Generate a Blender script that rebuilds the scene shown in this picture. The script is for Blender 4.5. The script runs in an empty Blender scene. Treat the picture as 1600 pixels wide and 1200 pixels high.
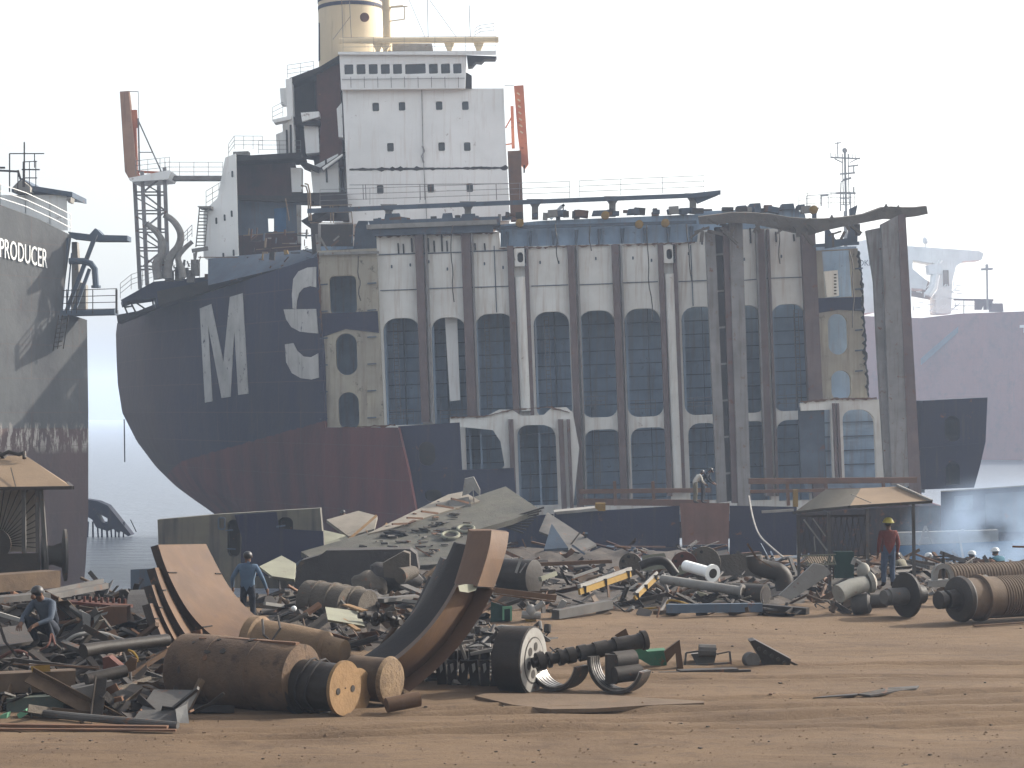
import bpy, math, random
from mathutils import Vector as V, Matrix, noise as mnoise
from mathutils.geometry import tessellate_polygon
R=math.radians
SC=bpy.context.scene
# ---------------------------------------------------------------- camera
F=3200.0; HZ=643.0; CH=4.75            # focal length in photo pixels, horizon row, eye height
cd=bpy.data.cameras.new('camera'); cam=bpy.data.objects.new('camera',cd); SC.collection.objects.link(cam)
cam.location=(0,0,CH); cam.rotation_euler=(R(90),0,0)
cd.sensor_width=36; cd.lens=36*F/1600; cd.shift_y=(HZ-600)/1600; cd.clip_start=.5; cd.clip_end=9000
SC.camera=cam
SC.render.resolution_x=1024; SC.render.resolution_y=768
# ---------------------------------------------------------------- light
SUN_AZ=64; SUN_EL=30                    # clockwise from +Y (towards the sea, to the right)
w=bpy.data.worlds.new('World'); SC.world=w; w.use_nodes=True
nt=w.node_tree; nt.nodes.clear()
sky=nt.nodes.new('ShaderNodeTexSky'); sky.sky_type='NISHITA'; sky.sun_disc=False
sky.sun_elevation=R(SUN_EL); sky.sun_rotation=R(SUN_AZ); sky.dust_density=4.0; sky.air_density=1.2; sky.ozone_density=1
hs=nt.nodes.new('ShaderNodeHueSaturation'); hs.inputs['Saturation'].default_value=.35; hs.inputs['Value'].default_value=1.12
bg=nt.nodes.new('ShaderNodeBackground'); bg.inputs[1].default_value=.15
wo=nt.nodes.new('ShaderNodeOutputWorld')
nt.links.new(sky.outputs[0],hs.inputs['Color']); nt.links.new(hs.outputs[0],bg.inputs[0]); nt.links.new(bg.outputs[0],wo.inputs[0])
sd=bpy.data.lights.new('sun','SUN'); sd.energy=4.1; sd.angle=R(.6); sd.color=(1,.93,.82)
so=bpy.data.objects.new('sun',sd); SC.collection.objects.link(so)
sdir=V((math.sin(R(SUN_AZ))*math.cos(R(SUN_EL)),math.cos(R(SUN_AZ))*math.cos(R(SUN_EL)),math.sin(R(SUN_EL))))
so.location=sdir*100; so.rotation_euler=sdir.to_track_quat('Z','Y').to_euler()
vs=SC.view_settings; vs.view_transform='Standard'; vs.look='None'; vs.gamma=1; vs.exposure=.95; vs.use_curve_mapping=False
SC.cycles.volume_bounces=1; SC.cycles.max_bounces=5; SC.cycles.volume_step_rate=4; SC.cycles.volume_max_steps=64
# ---------------------------------------------------------------- helpers
def P(x,y,D): return V(((x-800)/F*D, D, CH+(HZ-y)/F*D))
def GD(y,z=0): return F*(CH-z)/(y-HZ)
def gbase(D): return -max(0,D-50)*.04      # the beach falls gently towards the water
def G(x,y,z=0):
    D=GD(y,z)
    if D>50: D=F*(CH-2-z)/((y-HZ)-.04*F)
    return P(x,y,D)
def mpp(D): return D/F                  # metres per photo pixel
_m={}
AK=dict(white_paint=1.14,bulk_white=1.32,letter_paint=.85,cream_paint=.9,bulk_yellow=.95,bulk_blue=1.8,steel_bluegrey=.7,orange_paint=.9,rail_grey=.8,light_steel=.62,white_plastic=.8,yellow_plastic=.9,white_shirt=.8,maroon_cloth=.8,blue_shirt=.8,denim=.8,pale_plate=.52,roof_tan=.7,navy=.6,black_oil=.8)
RUST=(.16,.065,.03)
def M(name,c=None,c2=None,sc=1.0,rough=.8,metal=0,rust=0,streak=0,bump=.15,rc=RUST,sk=(.10,.06,.04),emit=0,fine=25):
    if name in _m: return _m[name]
    K=AK.get(name,.66); c=tuple(q*K for q in c); c2=tuple(q*K for q in c2) if c2 else None; rc=tuple(q*.8 for q in rc); sk=tuple(q*(K+.15) for q in sk)
    m=bpy.data.materials.new(name); m.use_nodes=True; n=m.node_tree.nodes; l=m.node_tree.links
    b=n['Principled BSDF']; b.inputs['Roughness'].default_value=rough; b.inputs['Metallic'].default_value=metal; b.inputs['Specular IOR Level'].default_value=.22 if rough>.5 else .5
    tc=n.new('ShaderNodeTexCoord'); co=tc.outputs['Object']
    def mixc(f,a,bb):
        x=n.new('ShaderNodeMix'); x.data_type='RGBA'; l.new(f,x.inputs[0])
        for s,vv in ((6,a),(7,bb)):
            if isinstance(vv,tuple): x.inputs[s].default_value=(*vv,1)
            else: l.new(vv,x.inputs[s])
        return x.outputs[2]
    def noi(scale,det=5,vec=None,ro=.6):
        x=n.new('ShaderNodeTexNoise'); x.inputs['Scale'].default_value=scale; x.inputs['Detail'].default_value=det; x.inputs['Roughness'].default_value=ro
        l.new(vec or co,x.inputs['Vector']); return x.outputs['Fac']
    def ramp(f,a,bb):
        x=n.new('ShaderNodeMapRange'); x.inputs[1].default_value=a; x.inputs[2].default_value=bb; l.new(f,x.inputs[0]); return x.outputs[0]
    c2=c2 or tuple(k*.7 for k in c)
    col=mixc(ramp(noi(sc,6),.3,.7),c,c2)
    if streak:
        mp=n.new('ShaderNodeMapping'); mp.inputs['Scale'].default_value=(3,3,.22); l.new(co,mp.inputs[0])
        f=ramp(noi(1.3,4,mp.outputs[0]),.62-.22*streak,.78-.1*streak)
        f2=n.new('ShaderNodeMath'); f2.operation='MULTIPLY'; l.new(f,f2.inputs[0]); f2.inputs[1].default_value=min(1,.35+streak*.5)
        col=mixc(f2.outputs[0],col,sk)
    if rust:
        f=ramp(noi(sc*2.3+.4,8,ro=.7),.68-.3*rust,.76-.26*rust)
        col=mixc(f,col,rc)
    l.new(col,b.inputs['Base Color'])
    if bump:
        bp=n.new('ShaderNodeBump'); bp.inputs['Strength'].default_value=min(1,bump*2); bp.inputs['Distance'].default_value=.03
        l.new(noi(fine*.4,6,ro=.7),bp.inputs['Height']); l.new(bp.outputs[0],b.inputs['Normal'])
    _m[name]=m; return m
class Mb:
    def __init__(s,m=None): s.v=[];s.f=[];s.mi=[];s.mats=[];s.c=0; (s.mat(m) if m else None)
    def mat(s,m):
        if m not in s.mats: s.mats.append(m)
        s.c=s.mats.index(m); return s
    def face(s,idx): s.f.append(tuple(idx)); s.mi.append(s.c)
    def add(s,vs,fs):
        o=len(s.v); s.v+= [V(p) for p in vs]
        for f in fs: s.face([o+i for i in f])
        return s
    def hexa(s,a,b):                     # two matching quads
        s.add(list(a)+list(b),[(3,2,1,0),(4,5,6,7),(0,1,5,4),(1,2,6,5),(2,3,7,6),(3,0,4,7)]); return s
    def box(s,c,sz,rot=None):
        c=V(c); hx,hy,hz=[k/2 for k in sz]; q=[(-hx,-hy,-hz),(hx,-hy,-hz),(hx,hy,-hz),(-hx,hy,-hz),(-hx,-hy,hz),(hx,-hy,hz),(hx,hy,hz),(-hx,hy,hz)]
        q=[V(p) for p in q]
        if rot is not None: q=[rot@p for p in q]
        q=[p+c for p in q]; return s.hexa(q[:4],q[4:])
    def prism(s,loops,off):              # loops of 3D points (outer + holes), extruded by off
        off=V(off); pts=[V(p) for lo in loops for p in lo]
        tri=tessellate_polygon([[V(p) for p in lo] for lo in loops])
        nrm=V((0,0,0))
        for t in tri: nrm+= (pts[t[1]]-pts[t[0]]).cross(pts[t[2]]-pts[t[0]])
        o=len(s.v); n=len(pts); s.v+=pts+[p+off for p in pts]
        for t in tri: s.face((o+t[0],o+t[1],o+t[2])); s.face((o+n+t[2],o+n+t[1],o+n+t[0]))
        k=0
        for lo in loops:
            L=len(lo)
            for i in range(L):
                a=k+i; b=k+(i+1)%L; s.face((o+a,o+b,o+n+b,o+n+a))
            k+=L
        return s
    def pp(s,pts,D,th,holes=(),dx=0):    # plate facing the camera: pixel outline at depth D, th metres deep
        f=lambda q:[P(p[0],p[1],p[2] if len(p)>2 else D) for p in q]
        return s.prism([f(pts)]+[f(h) for h in holes],(dx,th,0))
    def bar(s,a,b,w,h=None,up=None):     # rectangular bar between 3D points
        a=V(a);b=V(b);h=h or w;d=(b-a)
        if d.length<1e-6: return s
        d.normalize(); up=V(up) if up else (V((0,0,1)) if abs(d.z)<.9 else V((0,1,0)))
        x=d.cross(up).normalized(); y=x.cross(d)
        q=lambda p:[p-x*w/2-y*h/2,p+x*w/2-y*h/2,p+x*w/2+y*h/2,p-x*w/2+y*h/2]
        return s.hexa(q(a),q(b))
    def pbar(s,x0,y0,x1,y1,w,D,D2=None,h=None): # bar between pixels, w in pixels
        D2=D2 or D; return s.bar(P(x0,y0,D),P(x1,y1,D2),w*mpp(D),(h or w*mpp(D)),up=(0,1,0) )
    def tube(s,pts,r,n=8,cap=True):      # tube along points, r scalar or list
        pts=[V(p) for p in pts]; N=len(pts); r=r if isinstance(r,(list,tuple)) else [r]*N
        o=len(s.v); px=None
        for i,p in enumerate(pts):
            d=(pts[min(i+1,N-1)]-pts[max(i-1,0)]).normalized()
            if px is None: px=d.cross(V((0,0,1)) if abs(d.z)<.9 else V((0,1,0))).normalized()
            px=(px-d*px.dot(d)).normalized(); py=d.cross(px)
            for k in range(n):
                a=2*math.pi*k/n; s.v.append(p+(px*math.cos(a)+py*math.sin(a))*r[i])
        for i in range(N-1):
            for k in range(n):
                a=o+i*n+k;b=o+i*n+(k+1)%n; s.face((a,b,b+n,a+n))
        if cap: s.face([o+k for k in range(n)][::-1]); s.face([o+(N-1)*n+k for k in range(n)])
        return s
    def ptube(s,pts,D,rpx,n=8): 
        return s.tube([P(p[0],p[1],p[2] if len(p)>2 else D) for p in pts],[rpx[min(int(i*len(rpx)/len(pts)),len(rpx)-1)]*mpp(D) for i in range(len(pts))] if isinstance(rpx,(list,tuple)) else rpx*mpp(D),n)
    def lathe(s,p0,axis,prof,n=32):      # prof: (distance along axis, radius)
        a=V(axis).normalized(); x=a.cross(V((0,0,1)) if abs(a.z)<.9 else V((0,1,0))).normalized(); y=a.cross(x); o=len(s.v)
        for (t,r) in prof:
            for k in range(n):
                q=2*math.pi*k/n; s.v.append(V(p0)+a*t+(x*math.cos(q)+y*math.sin(q))*max(r,.0005))
        for i in range(len(prof)-1):
            for k in range(n):
                u=o+i*n+k;b=o+i*n+(k+1)%n; s.face((u,b,b+n,u+n))
        s.face([o+k for k in range(n)][::-1]); s.face([o+(len(prof)-1)*n+k for k in range(n)]); return s
    def ball(s,c,r,nu=10,nv=7):
        c=V(c); r=V(r) if not isinstance(r,(int,float)) else V((r,r,r)); o=len(s.v)
        for j in range(nv+1):
            t=math.pi*j/nv
            for i in range(nu):
                p=2*math.pi*i/nu; s.v.append(c+V((r.x*max(math.sin(t),.01)*math.cos(p),r.y*max(math.sin(t),.01)*math.sin(p),r.z*math.cos(t))))
        for j in range(nv):
            for i in range(nu):
                a=o+j*nu+i;b=o+j*nu+(i+1)%nu; s.face((a,a+nu,b+nu,b))
        return s
    def strip(s,A,B,off):                # curved plate between two edge curves, thickened by off (vector or list)
        n=len(A); A=[V(p) for p in A];B=[V(p) for p in B]; offs=off if isinstance(off,list) else [V(off)]*n
        A2=[p+V(q) for p,q in zip(A,offs)];B2=[p+V(q) for p,q in zip(B,offs)]; o=len(s.v); s.v+=A+B+A2+B2
        for i in range(n-1):
            a,b,c,d=o+i,o+n+i,o+2*n+i,o+3*n+i
            s.face((a,a+1,b+1,b)); s.face((c,d,d+1,c+1)); s.face((a,c,c+1,a+1)); s.face((b,b+1,d+1,d))
        s.face((o,o+n,o+3*n,o+2*n)); e=n-1; s.face((o+e,o+2*n+e,o+3*n+e,o+n+e)); return s
    def build(s,name,parent=None,label=None,sharp=35):
        me=bpy.data.meshes.new(name)
        if parent is None:
            zs=min(p.z for p in s.v); xs=[p.x for p in s.v]; ys=[p.y for p in s.v]; org=V(((min(xs)+max(xs))/2,(min(ys)+max(ys))/2,zs))
        else: org=wl[parent.name]
        me.from_pydata([p-org for p in s.v],[],s.f); me.validate()
        for m in s.mats: me.materials.append(m)
        if len(me.polygons)==len(s.mi): me.polygons.foreach_set('material_index',s.mi)
        import bmesh
        bm=bmesh.new(); bm.from_mesh(me); bmesh.ops.recalc_face_normals(bm,faces=bm.faces[:]); bm.to_mesh(me); bm.free()
        me.polygons.foreach_set('use_smooth',[True]*len(me.polygons)); me.set_sharp_from_angle(angle=R(sharp))
        o=bpy.data.objects.new(name,me); SC.collection.objects.link(o)
        if parent is None: o.location=org
        else: o.parent=parent
        wl[o.name]=org
        if label: o['label']=label
        return o
wl={}
def thing(name,label,cat,loc=(0,0,0),group=None):
    o=bpy.data.objects.new(name,None); SC.collection.objects.link(o); o.location=loc; o.empty_display_size=.2
    o['label']=label; o['category']=cat; wl[o.name]=V(loc)
    if group: o['group']=group
    return o
def solo(mb,name,label,cat,group=None,kind=None,sharp=35):
    o=mb.build(name,sharp=sharp); 
    if kind=='structure': o['kind']=kind; return o
    o['label']=label; o['category']=cat
    if group: o['group']=group
    if kind: o['kind']=kind
    return o
LEAN=.037
def rr(x0,y0,x1,y1,r,lean=LEAN,n=5):     # rounded rect outline in the ship's leaning frame; r scalar or (tl,tr,br,bl)
    r=(r,)*4 if not isinstance(r,(tuple,list)) else r; cx,cy=(x0+x1)/2,(y0+y1)/2; out=[]
    for (px,py,a0,rad) in ((x0,y0,180,r[0]),(x1,y0,270,r[1]),(x1,y1,0,r[2]),(x0,y1,90,r[3])):
        sx=1 if px==x0 else -1; sy=1 if py==y0 else -1
        if rad<.5: out.append((px,py)); continue
        for k in range(n+1):
            a=R(a0+90*k/n); out.append((px+sx*rad+rad*math.cos(a),py+sy*rad+rad*math.sin(a)))
    return [(x+lean*(y-cy),y-lean*(x-cx)) for x,y in out]
def lerp(a,b,t): return a+(b-a)*t
def interp(tab,x):
    if x<=tab[0][0]: return tab[0][1]
    for (a,b),(c,d) in zip(tab,tab[1:]):
        if x<=c: return b+(d-b)*(x-a)/(c-a)
    return tab[-1][1]
def rail(name,parent,pts,hm=1.05,sp=1.6,r=.022,m=None,rows=3,top=None):
    mb=Mb(m or M('rail_grey')); pts=[V(p) for p in pts]
    for a,b in zip(pts,pts[1:]):
        L=(b-a).length; k=max(1,round(L/sp))
        for i in range(k+1):
            p=a.lerp(b,i/k); mb.bar(p,p+V((0,0,hm)),r*1.6)
        for j in range(rows): z=V((0,0,hm*(j+1)/rows)); mb.bar(a+z,b+z,r*1.6)
    return mb.build(name,parent)
def chaikin(p,k=2):
    p=[V(q) for q in p]
    for _ in range(k):
        o=[p[0]]
        for a,b in zip(p,p[1:]): o+=[a.lerp(b,.25),a.lerp(b,.75)]
        p=o+[p[-1]]
    return p
def text_mesh(s,size,m,ext=.01):
    cu=bpy.data.curves.new('txt','FONT'); cu.body=s; cu.size=size; cu.extrude=ext; cu.resolution_u=3
    o=bpy.data.objects.new('txt',cu); SC.collection.objects.link(o)
    me=bpy.data.meshes.new_from_object(o.evaluated_get(bpy.context.evaluated_depsgraph_get()))
    bpy.data.objects.remove(o); me.materials.clear(); me.materials.append(m); return me
# ---------------------------------------------------------------- shared materials
M('rail_grey',(.28,.28,.28),(.18,.16,.15),rust=.4)
M('white_paint',(.72,.72,.70),(.58,.58,.56),.25,rough=.6,rust=.10,streak=.30,sk=(.42,.37,.33),bump=.05)
M('cream_paint',(.62,.50,.33),(.52,.42,.28),.4,rough=.6,streak=.2,bump=.05)
M('bulk_white',(.50,.50,.47),(.40,.39,.36),.5,rust=.14,streak=.55,sk=(.26,.21,.17),bump=.08,rc=(.20,.12,.08))
M('bulk_yellow',(.36,.325,.245),(.24,.215,.175),.5,rust=.28,streak=.6,sk=(.13,.10,.08),rc=(.10,.08,.07))
M('bulk_blue',(.15,.20,.26),(.095,.13,.175),.6,rust=.2,streak=.6,sk=(.09,.08,.075),rc=(.10,.075,.06))
M('post_rust',(.22,.16,.15),(.14,.11,.11),.8,rust=.3,streak=.5)
M('post_grey',(.34,.33,.32),(.22,.21,.20),.8,rust=.3,streak=.5)
M('steel_bluegrey',(.11,.145,.19),(.07,.09,.12),.7,rust=.25,streak=.3)
M('dark_steel',(.038,.033,.029),(.06,.046,.036),2,rough=.6,rust=.25)
M('black_oil',(.016,.012,.009),(.032,.024,.018),3,rough=.55,rust=.1)
M('navy',(.018,.022,.064),(.032,.032,.060),.4,rust=.18,streak=.35,sk=(.07,.055,.05),rough=.65)
M('rust_red',(.14,.05,.035),(.09,.04,.03),1,rust=.3)
M('rust_brown',(.19,.095,.05),(.11,.06,.038),1.5,rust=.4,streak=.2)
M('burnt_red',(.085,.03,.025),(.035,.022,.02),.5,rust=.4,streak=.4,rc=(.03,.02,.018))
M('soot',(.018,.016,.016),(.045,.035,.03),1)
M('davit_tan',(.50,.30,.20),(.38,.22,.15),.9,rust=.2,streak=.3,rc=(.2,.09,.05))
M('roof_tan',(.27,.19,.12),(.20,.14,.09),.9,rust=.16,rc=(.17,.10,.06),bump=.15)
M('tan_plate',(.125,.066,.030),(.070,.036,.018),1.1,rust=.42,streak=.35,rc=(.075,.038,.022),rough=.7,bump=.1)
M('orange_paint',(.55,.20,.10),(.42,.13,.07),.8,rust=.25,streak=.3)
M('grey_steel',(.14,.13,.12),(.075,.07,.066),1.2,rust=.3,streak=.2)
M('light_steel',(.38,.37,.34),(.24,.22,.20),1.5,rust=.3)
M('pale_plate',(.34,.34,.25),(.25,.24,.18),1.3,rust=.22,rc=(.13,.10,.07))
M('yellow_paint',(.36,.22,.04),(.24,.14,.03),2,rust=.3)
M('green_paint',(.06,.19,.10),(.04,.12,.07),1.5,rust=.3)
M('blue_paint',(.06,.16,.30),(.04,.10,.2),1,rust=.25)
M('wood',(.30,.18,.085),(.20,.12,.055),4,rust=.12,rough=.85,bump=.3)
M('wood_dark',(.13,.085,.05),(.07,.045,.03),3,rust=.1)
M('glass_dark',(.02,.024,.03),(.03,.035,.04),1,rough=.2,bump=0)
M('shiny_steel',(.42,.40,.38),(.2,.18,.16),9,rough=.35,metal=.7,rust=.2)
M('rubble_earth',(.10,.078,.06),(.05,.04,.034),2.5,bump=.5)
M('faded_tin',(.23,.20,.155),(.16,.14,.11),1,rust=.25)
M('castlump',(.14,.115,.09),(.09,.075,.06),1.5,rust=.25,bump=.5)
M('dull_shell',(.075,.066,.06),(.045,.04,.038),.9,rust=.25,bump=.4,rc=(.11,.08,.055))
# ---------------------------------------------------------------- setting
def nodes(m): return m.node_tree.nodes,m.node_tree.links
def earth_mat():
    m=bpy.data.materials.new('earth'); m.use_nodes=True; n,l=nodes(m); b=n['Principled BSDF']; b.inputs['Roughness'].default_value=.95
    b.inputs['Specular IOR Level'].default_value=.15
    tc=n.new('ShaderNodeTexCoord'); co=tc.outputs['Object']
    def noi(s,sc3,det=6,ro=.6,rot=0):
        mp=n.new('ShaderNodeMapping'); mp.inputs['Scale'].default_value=sc3; mp.inputs['Rotation'].default_value=(0,0,rot); l.new(co,mp.inputs[0])
        x=n.new('ShaderNodeTexNoise'); x.inputs['Scale'].default_value=s; x.inputs['Detail'].default_value=det; x.inputs['Roughness'].default_value=ro; l.new(mp.outputs[0],x.inputs['Vector']); return x.outputs['Fac']
    def mr(f,a,bb,c=0,d=1):
        x=n.new('ShaderNodeMapRange'); 
        for i,vv in enumerate((a,bb,c,d)): x.inputs[i+1].default_value=vv
        l.new(f,x.inputs[0]); return x.outputs[0]
    def mix(f,a,bb):
        x=n.new('ShaderNodeMix'); x.data_type='RGBA'; l.new(f,x.inputs[0])
        for s,vv in ((6,a),(7,bb)):
            if isinstance(vv,tuple): x.inputs[s].default_value=(*vv,1)
            else: l.new(vv,x.inputs[s])
        return x.outputs[2]
    c=mix(mr(noi(.35,(1,1,1)),.35,.65),(.155,.103,.062),(.115,.076,.047))
    c=mix(mr(noi(1.0,(.22,2.2,1),5,.6,R(-6)),.54,.74,0,.3),c,(.060,.040,.027))     # wheel-worn bands
    c=mix(mr(noi(1.6,(.15,3,1),5,.6,R(14)),.56,.72,0,.3),c,(.21,.145,.09))
    c=mix(mr(noi(2.4,(.7,1.2,1),10,.78),.53,.68,0,.65),c,(.07,.05,.037))
    c=mix(mr(noi(.55,(1,1,1),7,.7),.56,.66,0,.5),c,(.075,.048,.03))
    c=mix(mr(noi(30,(1,1,1),4,.8),.66,.74,0,.7),c,(.035,.026,.02))                # grit
    c=mix(mr(noi(14,(1,1,1),5,.8),.66,.75,0,.6),c,(.22,.17,.12))
    sp=n.new('ShaderNodeSeparateXYZ'); l.new(co,sp.inputs[0]); ad=n.new('ShaderNodeMath'); ad.operation='MULTIPLY_ADD'; l.new(noi(.25,(1,1,1)),ad.inputs[0]); ad.inputs[1].default_value=14; l.new(sp.outputs[1],ad.inputs[2])
    c=mix(mr(ad.outputs[0],55,64,0,.85),c,(.028,.024,.022))      # oily wet mud towards the water
    l.new(c,b.inputs['Base Color'])
    bp=n.new('ShaderNodeBump'); bp.inputs['Strength'].default_value=.7; bp.inputs['Distance'].default_value=.10
    bp2=n.new('ShaderNodeBump'); bp2.inputs['Strength'].default_value=.9; bp2.inputs['Distance'].default_value=.04
    l.new(noi(2.6,(.8,1.2,1),10,.8,R(-8)),bp.inputs['Height']); l.new(noi(16,(1,1,1),8,.8),bp2.inputs['Height']); l.new(bp.outputs[0],bp2.inputs['Normal']); l.new(bp2.outputs[0],b.inputs['Normal'])
    return m
def shore(x): return interp([(-200,58),(-12,58),(-7,70),(-3,90),(40,94),(300,100)],x)
def rut(x,y):
    r=0
    for (x0,s,y0) in ((-2,.10,31),(3,-.06,36.5),(-10,.22,28)):
        for o in (0,1.9):
            d=y-(y0+o+s*(x-x0)+.5*math.sin(x*.22+y0)); r+= -.07*math.exp(-(d/.16)**2)+.04*math.exp(-((abs(d)-.32)/.12)**2)
    return r*min(1,max(0,(x+7)/4))
def ground_z(x,y):
    z=.05*mnoise.fractal(V((x*.18,y*.18,3)),1,2,4)+.025*mnoise.fractal(V((x*1.1,y*1.1,9)),1,2,4)+rut(x,y)+.035*math.sin(y*2.1+.35*x+2*mnoise.noise(V((x*.1,y*.1,0))))*max(0,mnoise.noise(V((x*.13,y*.3,7)))+.3)
    z+=gbase(min(y,95))-max(0,min(y,110)-50)*.046*min(1,max(0,(-3-x)/7)); d=y-shore(x)
    if d>0: z-=min(7,d*.16)
    return z
mb=Mb(earth_mat()); xs=[-140+i*4 for i in range(25)]+[-40+i*.4 for i in range(200)]+[40+i*4 for i in range(36)]
ys=[8+i*.5 for i in range(32)]+[24+i*.1 for i in range(200)]+[44+i*.4 for i in range(60)]+[68+i*1.5 for i in range(60)]
for y in ys:
    for x in xs: mb.v.append(V((x,y,ground_z(x,y) if -42<x<42 else ground_z(x,y)*.5)))
nx=len(xs)
for j in range(len(ys)-1):
    for i in range(nx-1): a=j*nx+i; mb.face((a,a+1,a+nx+1,a+nx))
# outer apron so that the ground also runs behind and beside the camera
solo(mb,'ground','','',kind='structure',sharp=180)
mb=Mb(_m['rubble_earth']); mb.add([(-140,-60,-.05),(140,-60,-.05),(140,8.2,-.02),(-140,8.2,-.02)],[(0,1,2,3)]); mb.mats[0]=bpy.data.materials['earth']
solo(mb,'ground_apron','','',kind='structure')
def sea_mat():
    m=bpy.data.materials.new('sea'); m.use_nodes=True; n,l=nodes(m); b=n['Principled BSDF']
    b.inputs['Base Color'].default_value=(.11,.125,.15,1); b.inputs['Roughness'].default_value=.28; b.inputs['IOR'].default_value=1.33
    tc=n.new('ShaderNodeTexCoord'); prev=None
    for s,sc3,d,st in ((.22,(1,2.6,1),.9,1),(1.1,(1,2.4,1),.25,.9)):
        mp=n.new('ShaderNodeMapping'); mp.inputs['Scale'].default_value=sc3; mp.inputs['Rotation'].default_value=(0,0,R(12)); l.new(tc.outputs['Object'],mp.inputs[0])
        x=n.new('ShaderNodeTexNoise'); x.inputs['Scale'].default_value=s; x.inputs['Detail'].default_value=7; x.inputs['Roughness'].default_value=.62; l.new(mp.outputs[0],x.inputs['Vector'])
        bp=n.new('ShaderNodeBump'); bp.inputs['Strength'].default_value=st; bp.inputs['Distance'].default_value=d; l.new(x.outputs['Fac'],bp.inputs['Height'])
        if prev: l.new(prev,bp.inputs['Normal'])
        prev=bp.outputs[0]
    l.new(prev,b.inputs['Normal']); return m
mb=Mb(sea_mat()); mb.add([(-1400,62,-5.4),(1400,62,-5.4),(1400,2450,-5.4),(-1400,2450,-5.4)],[(0,1,2,3)])
solo(mb,'sea','','',kind='structure')
hm=bpy.data.materials.new('haze'); hm.use_nodes=True; n,l=nodes(hm); n.remove(n['Principled BSDF'])
pv=n.new('ShaderNodeVolumePrincipled'); pv.inputs['Color'].default_value=(.66,.79,1,1); pv.inputs['Density'].default_value=.00052; pv.inputs['Anisotropy'].default_value=.15
l.new(pv.outputs[0],n['Material Output'].inputs['Volume'])
mb=Mb(hm); mb.box((0,1200,18),(2900,2580,58)); o=mb.build('haze'); o['kind']='stuff'; o['label']='pale blue smoky haze hanging over the whole beach and sea'; o['category']='haze'
# ================================================================ main ship being cut up
SD=123.0
ship=thing('container_ship','huge dark blue and red cargo ship cut open across its hull, white accommodation tower above','ship',(4.8,128,-1))
mm=_m
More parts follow.
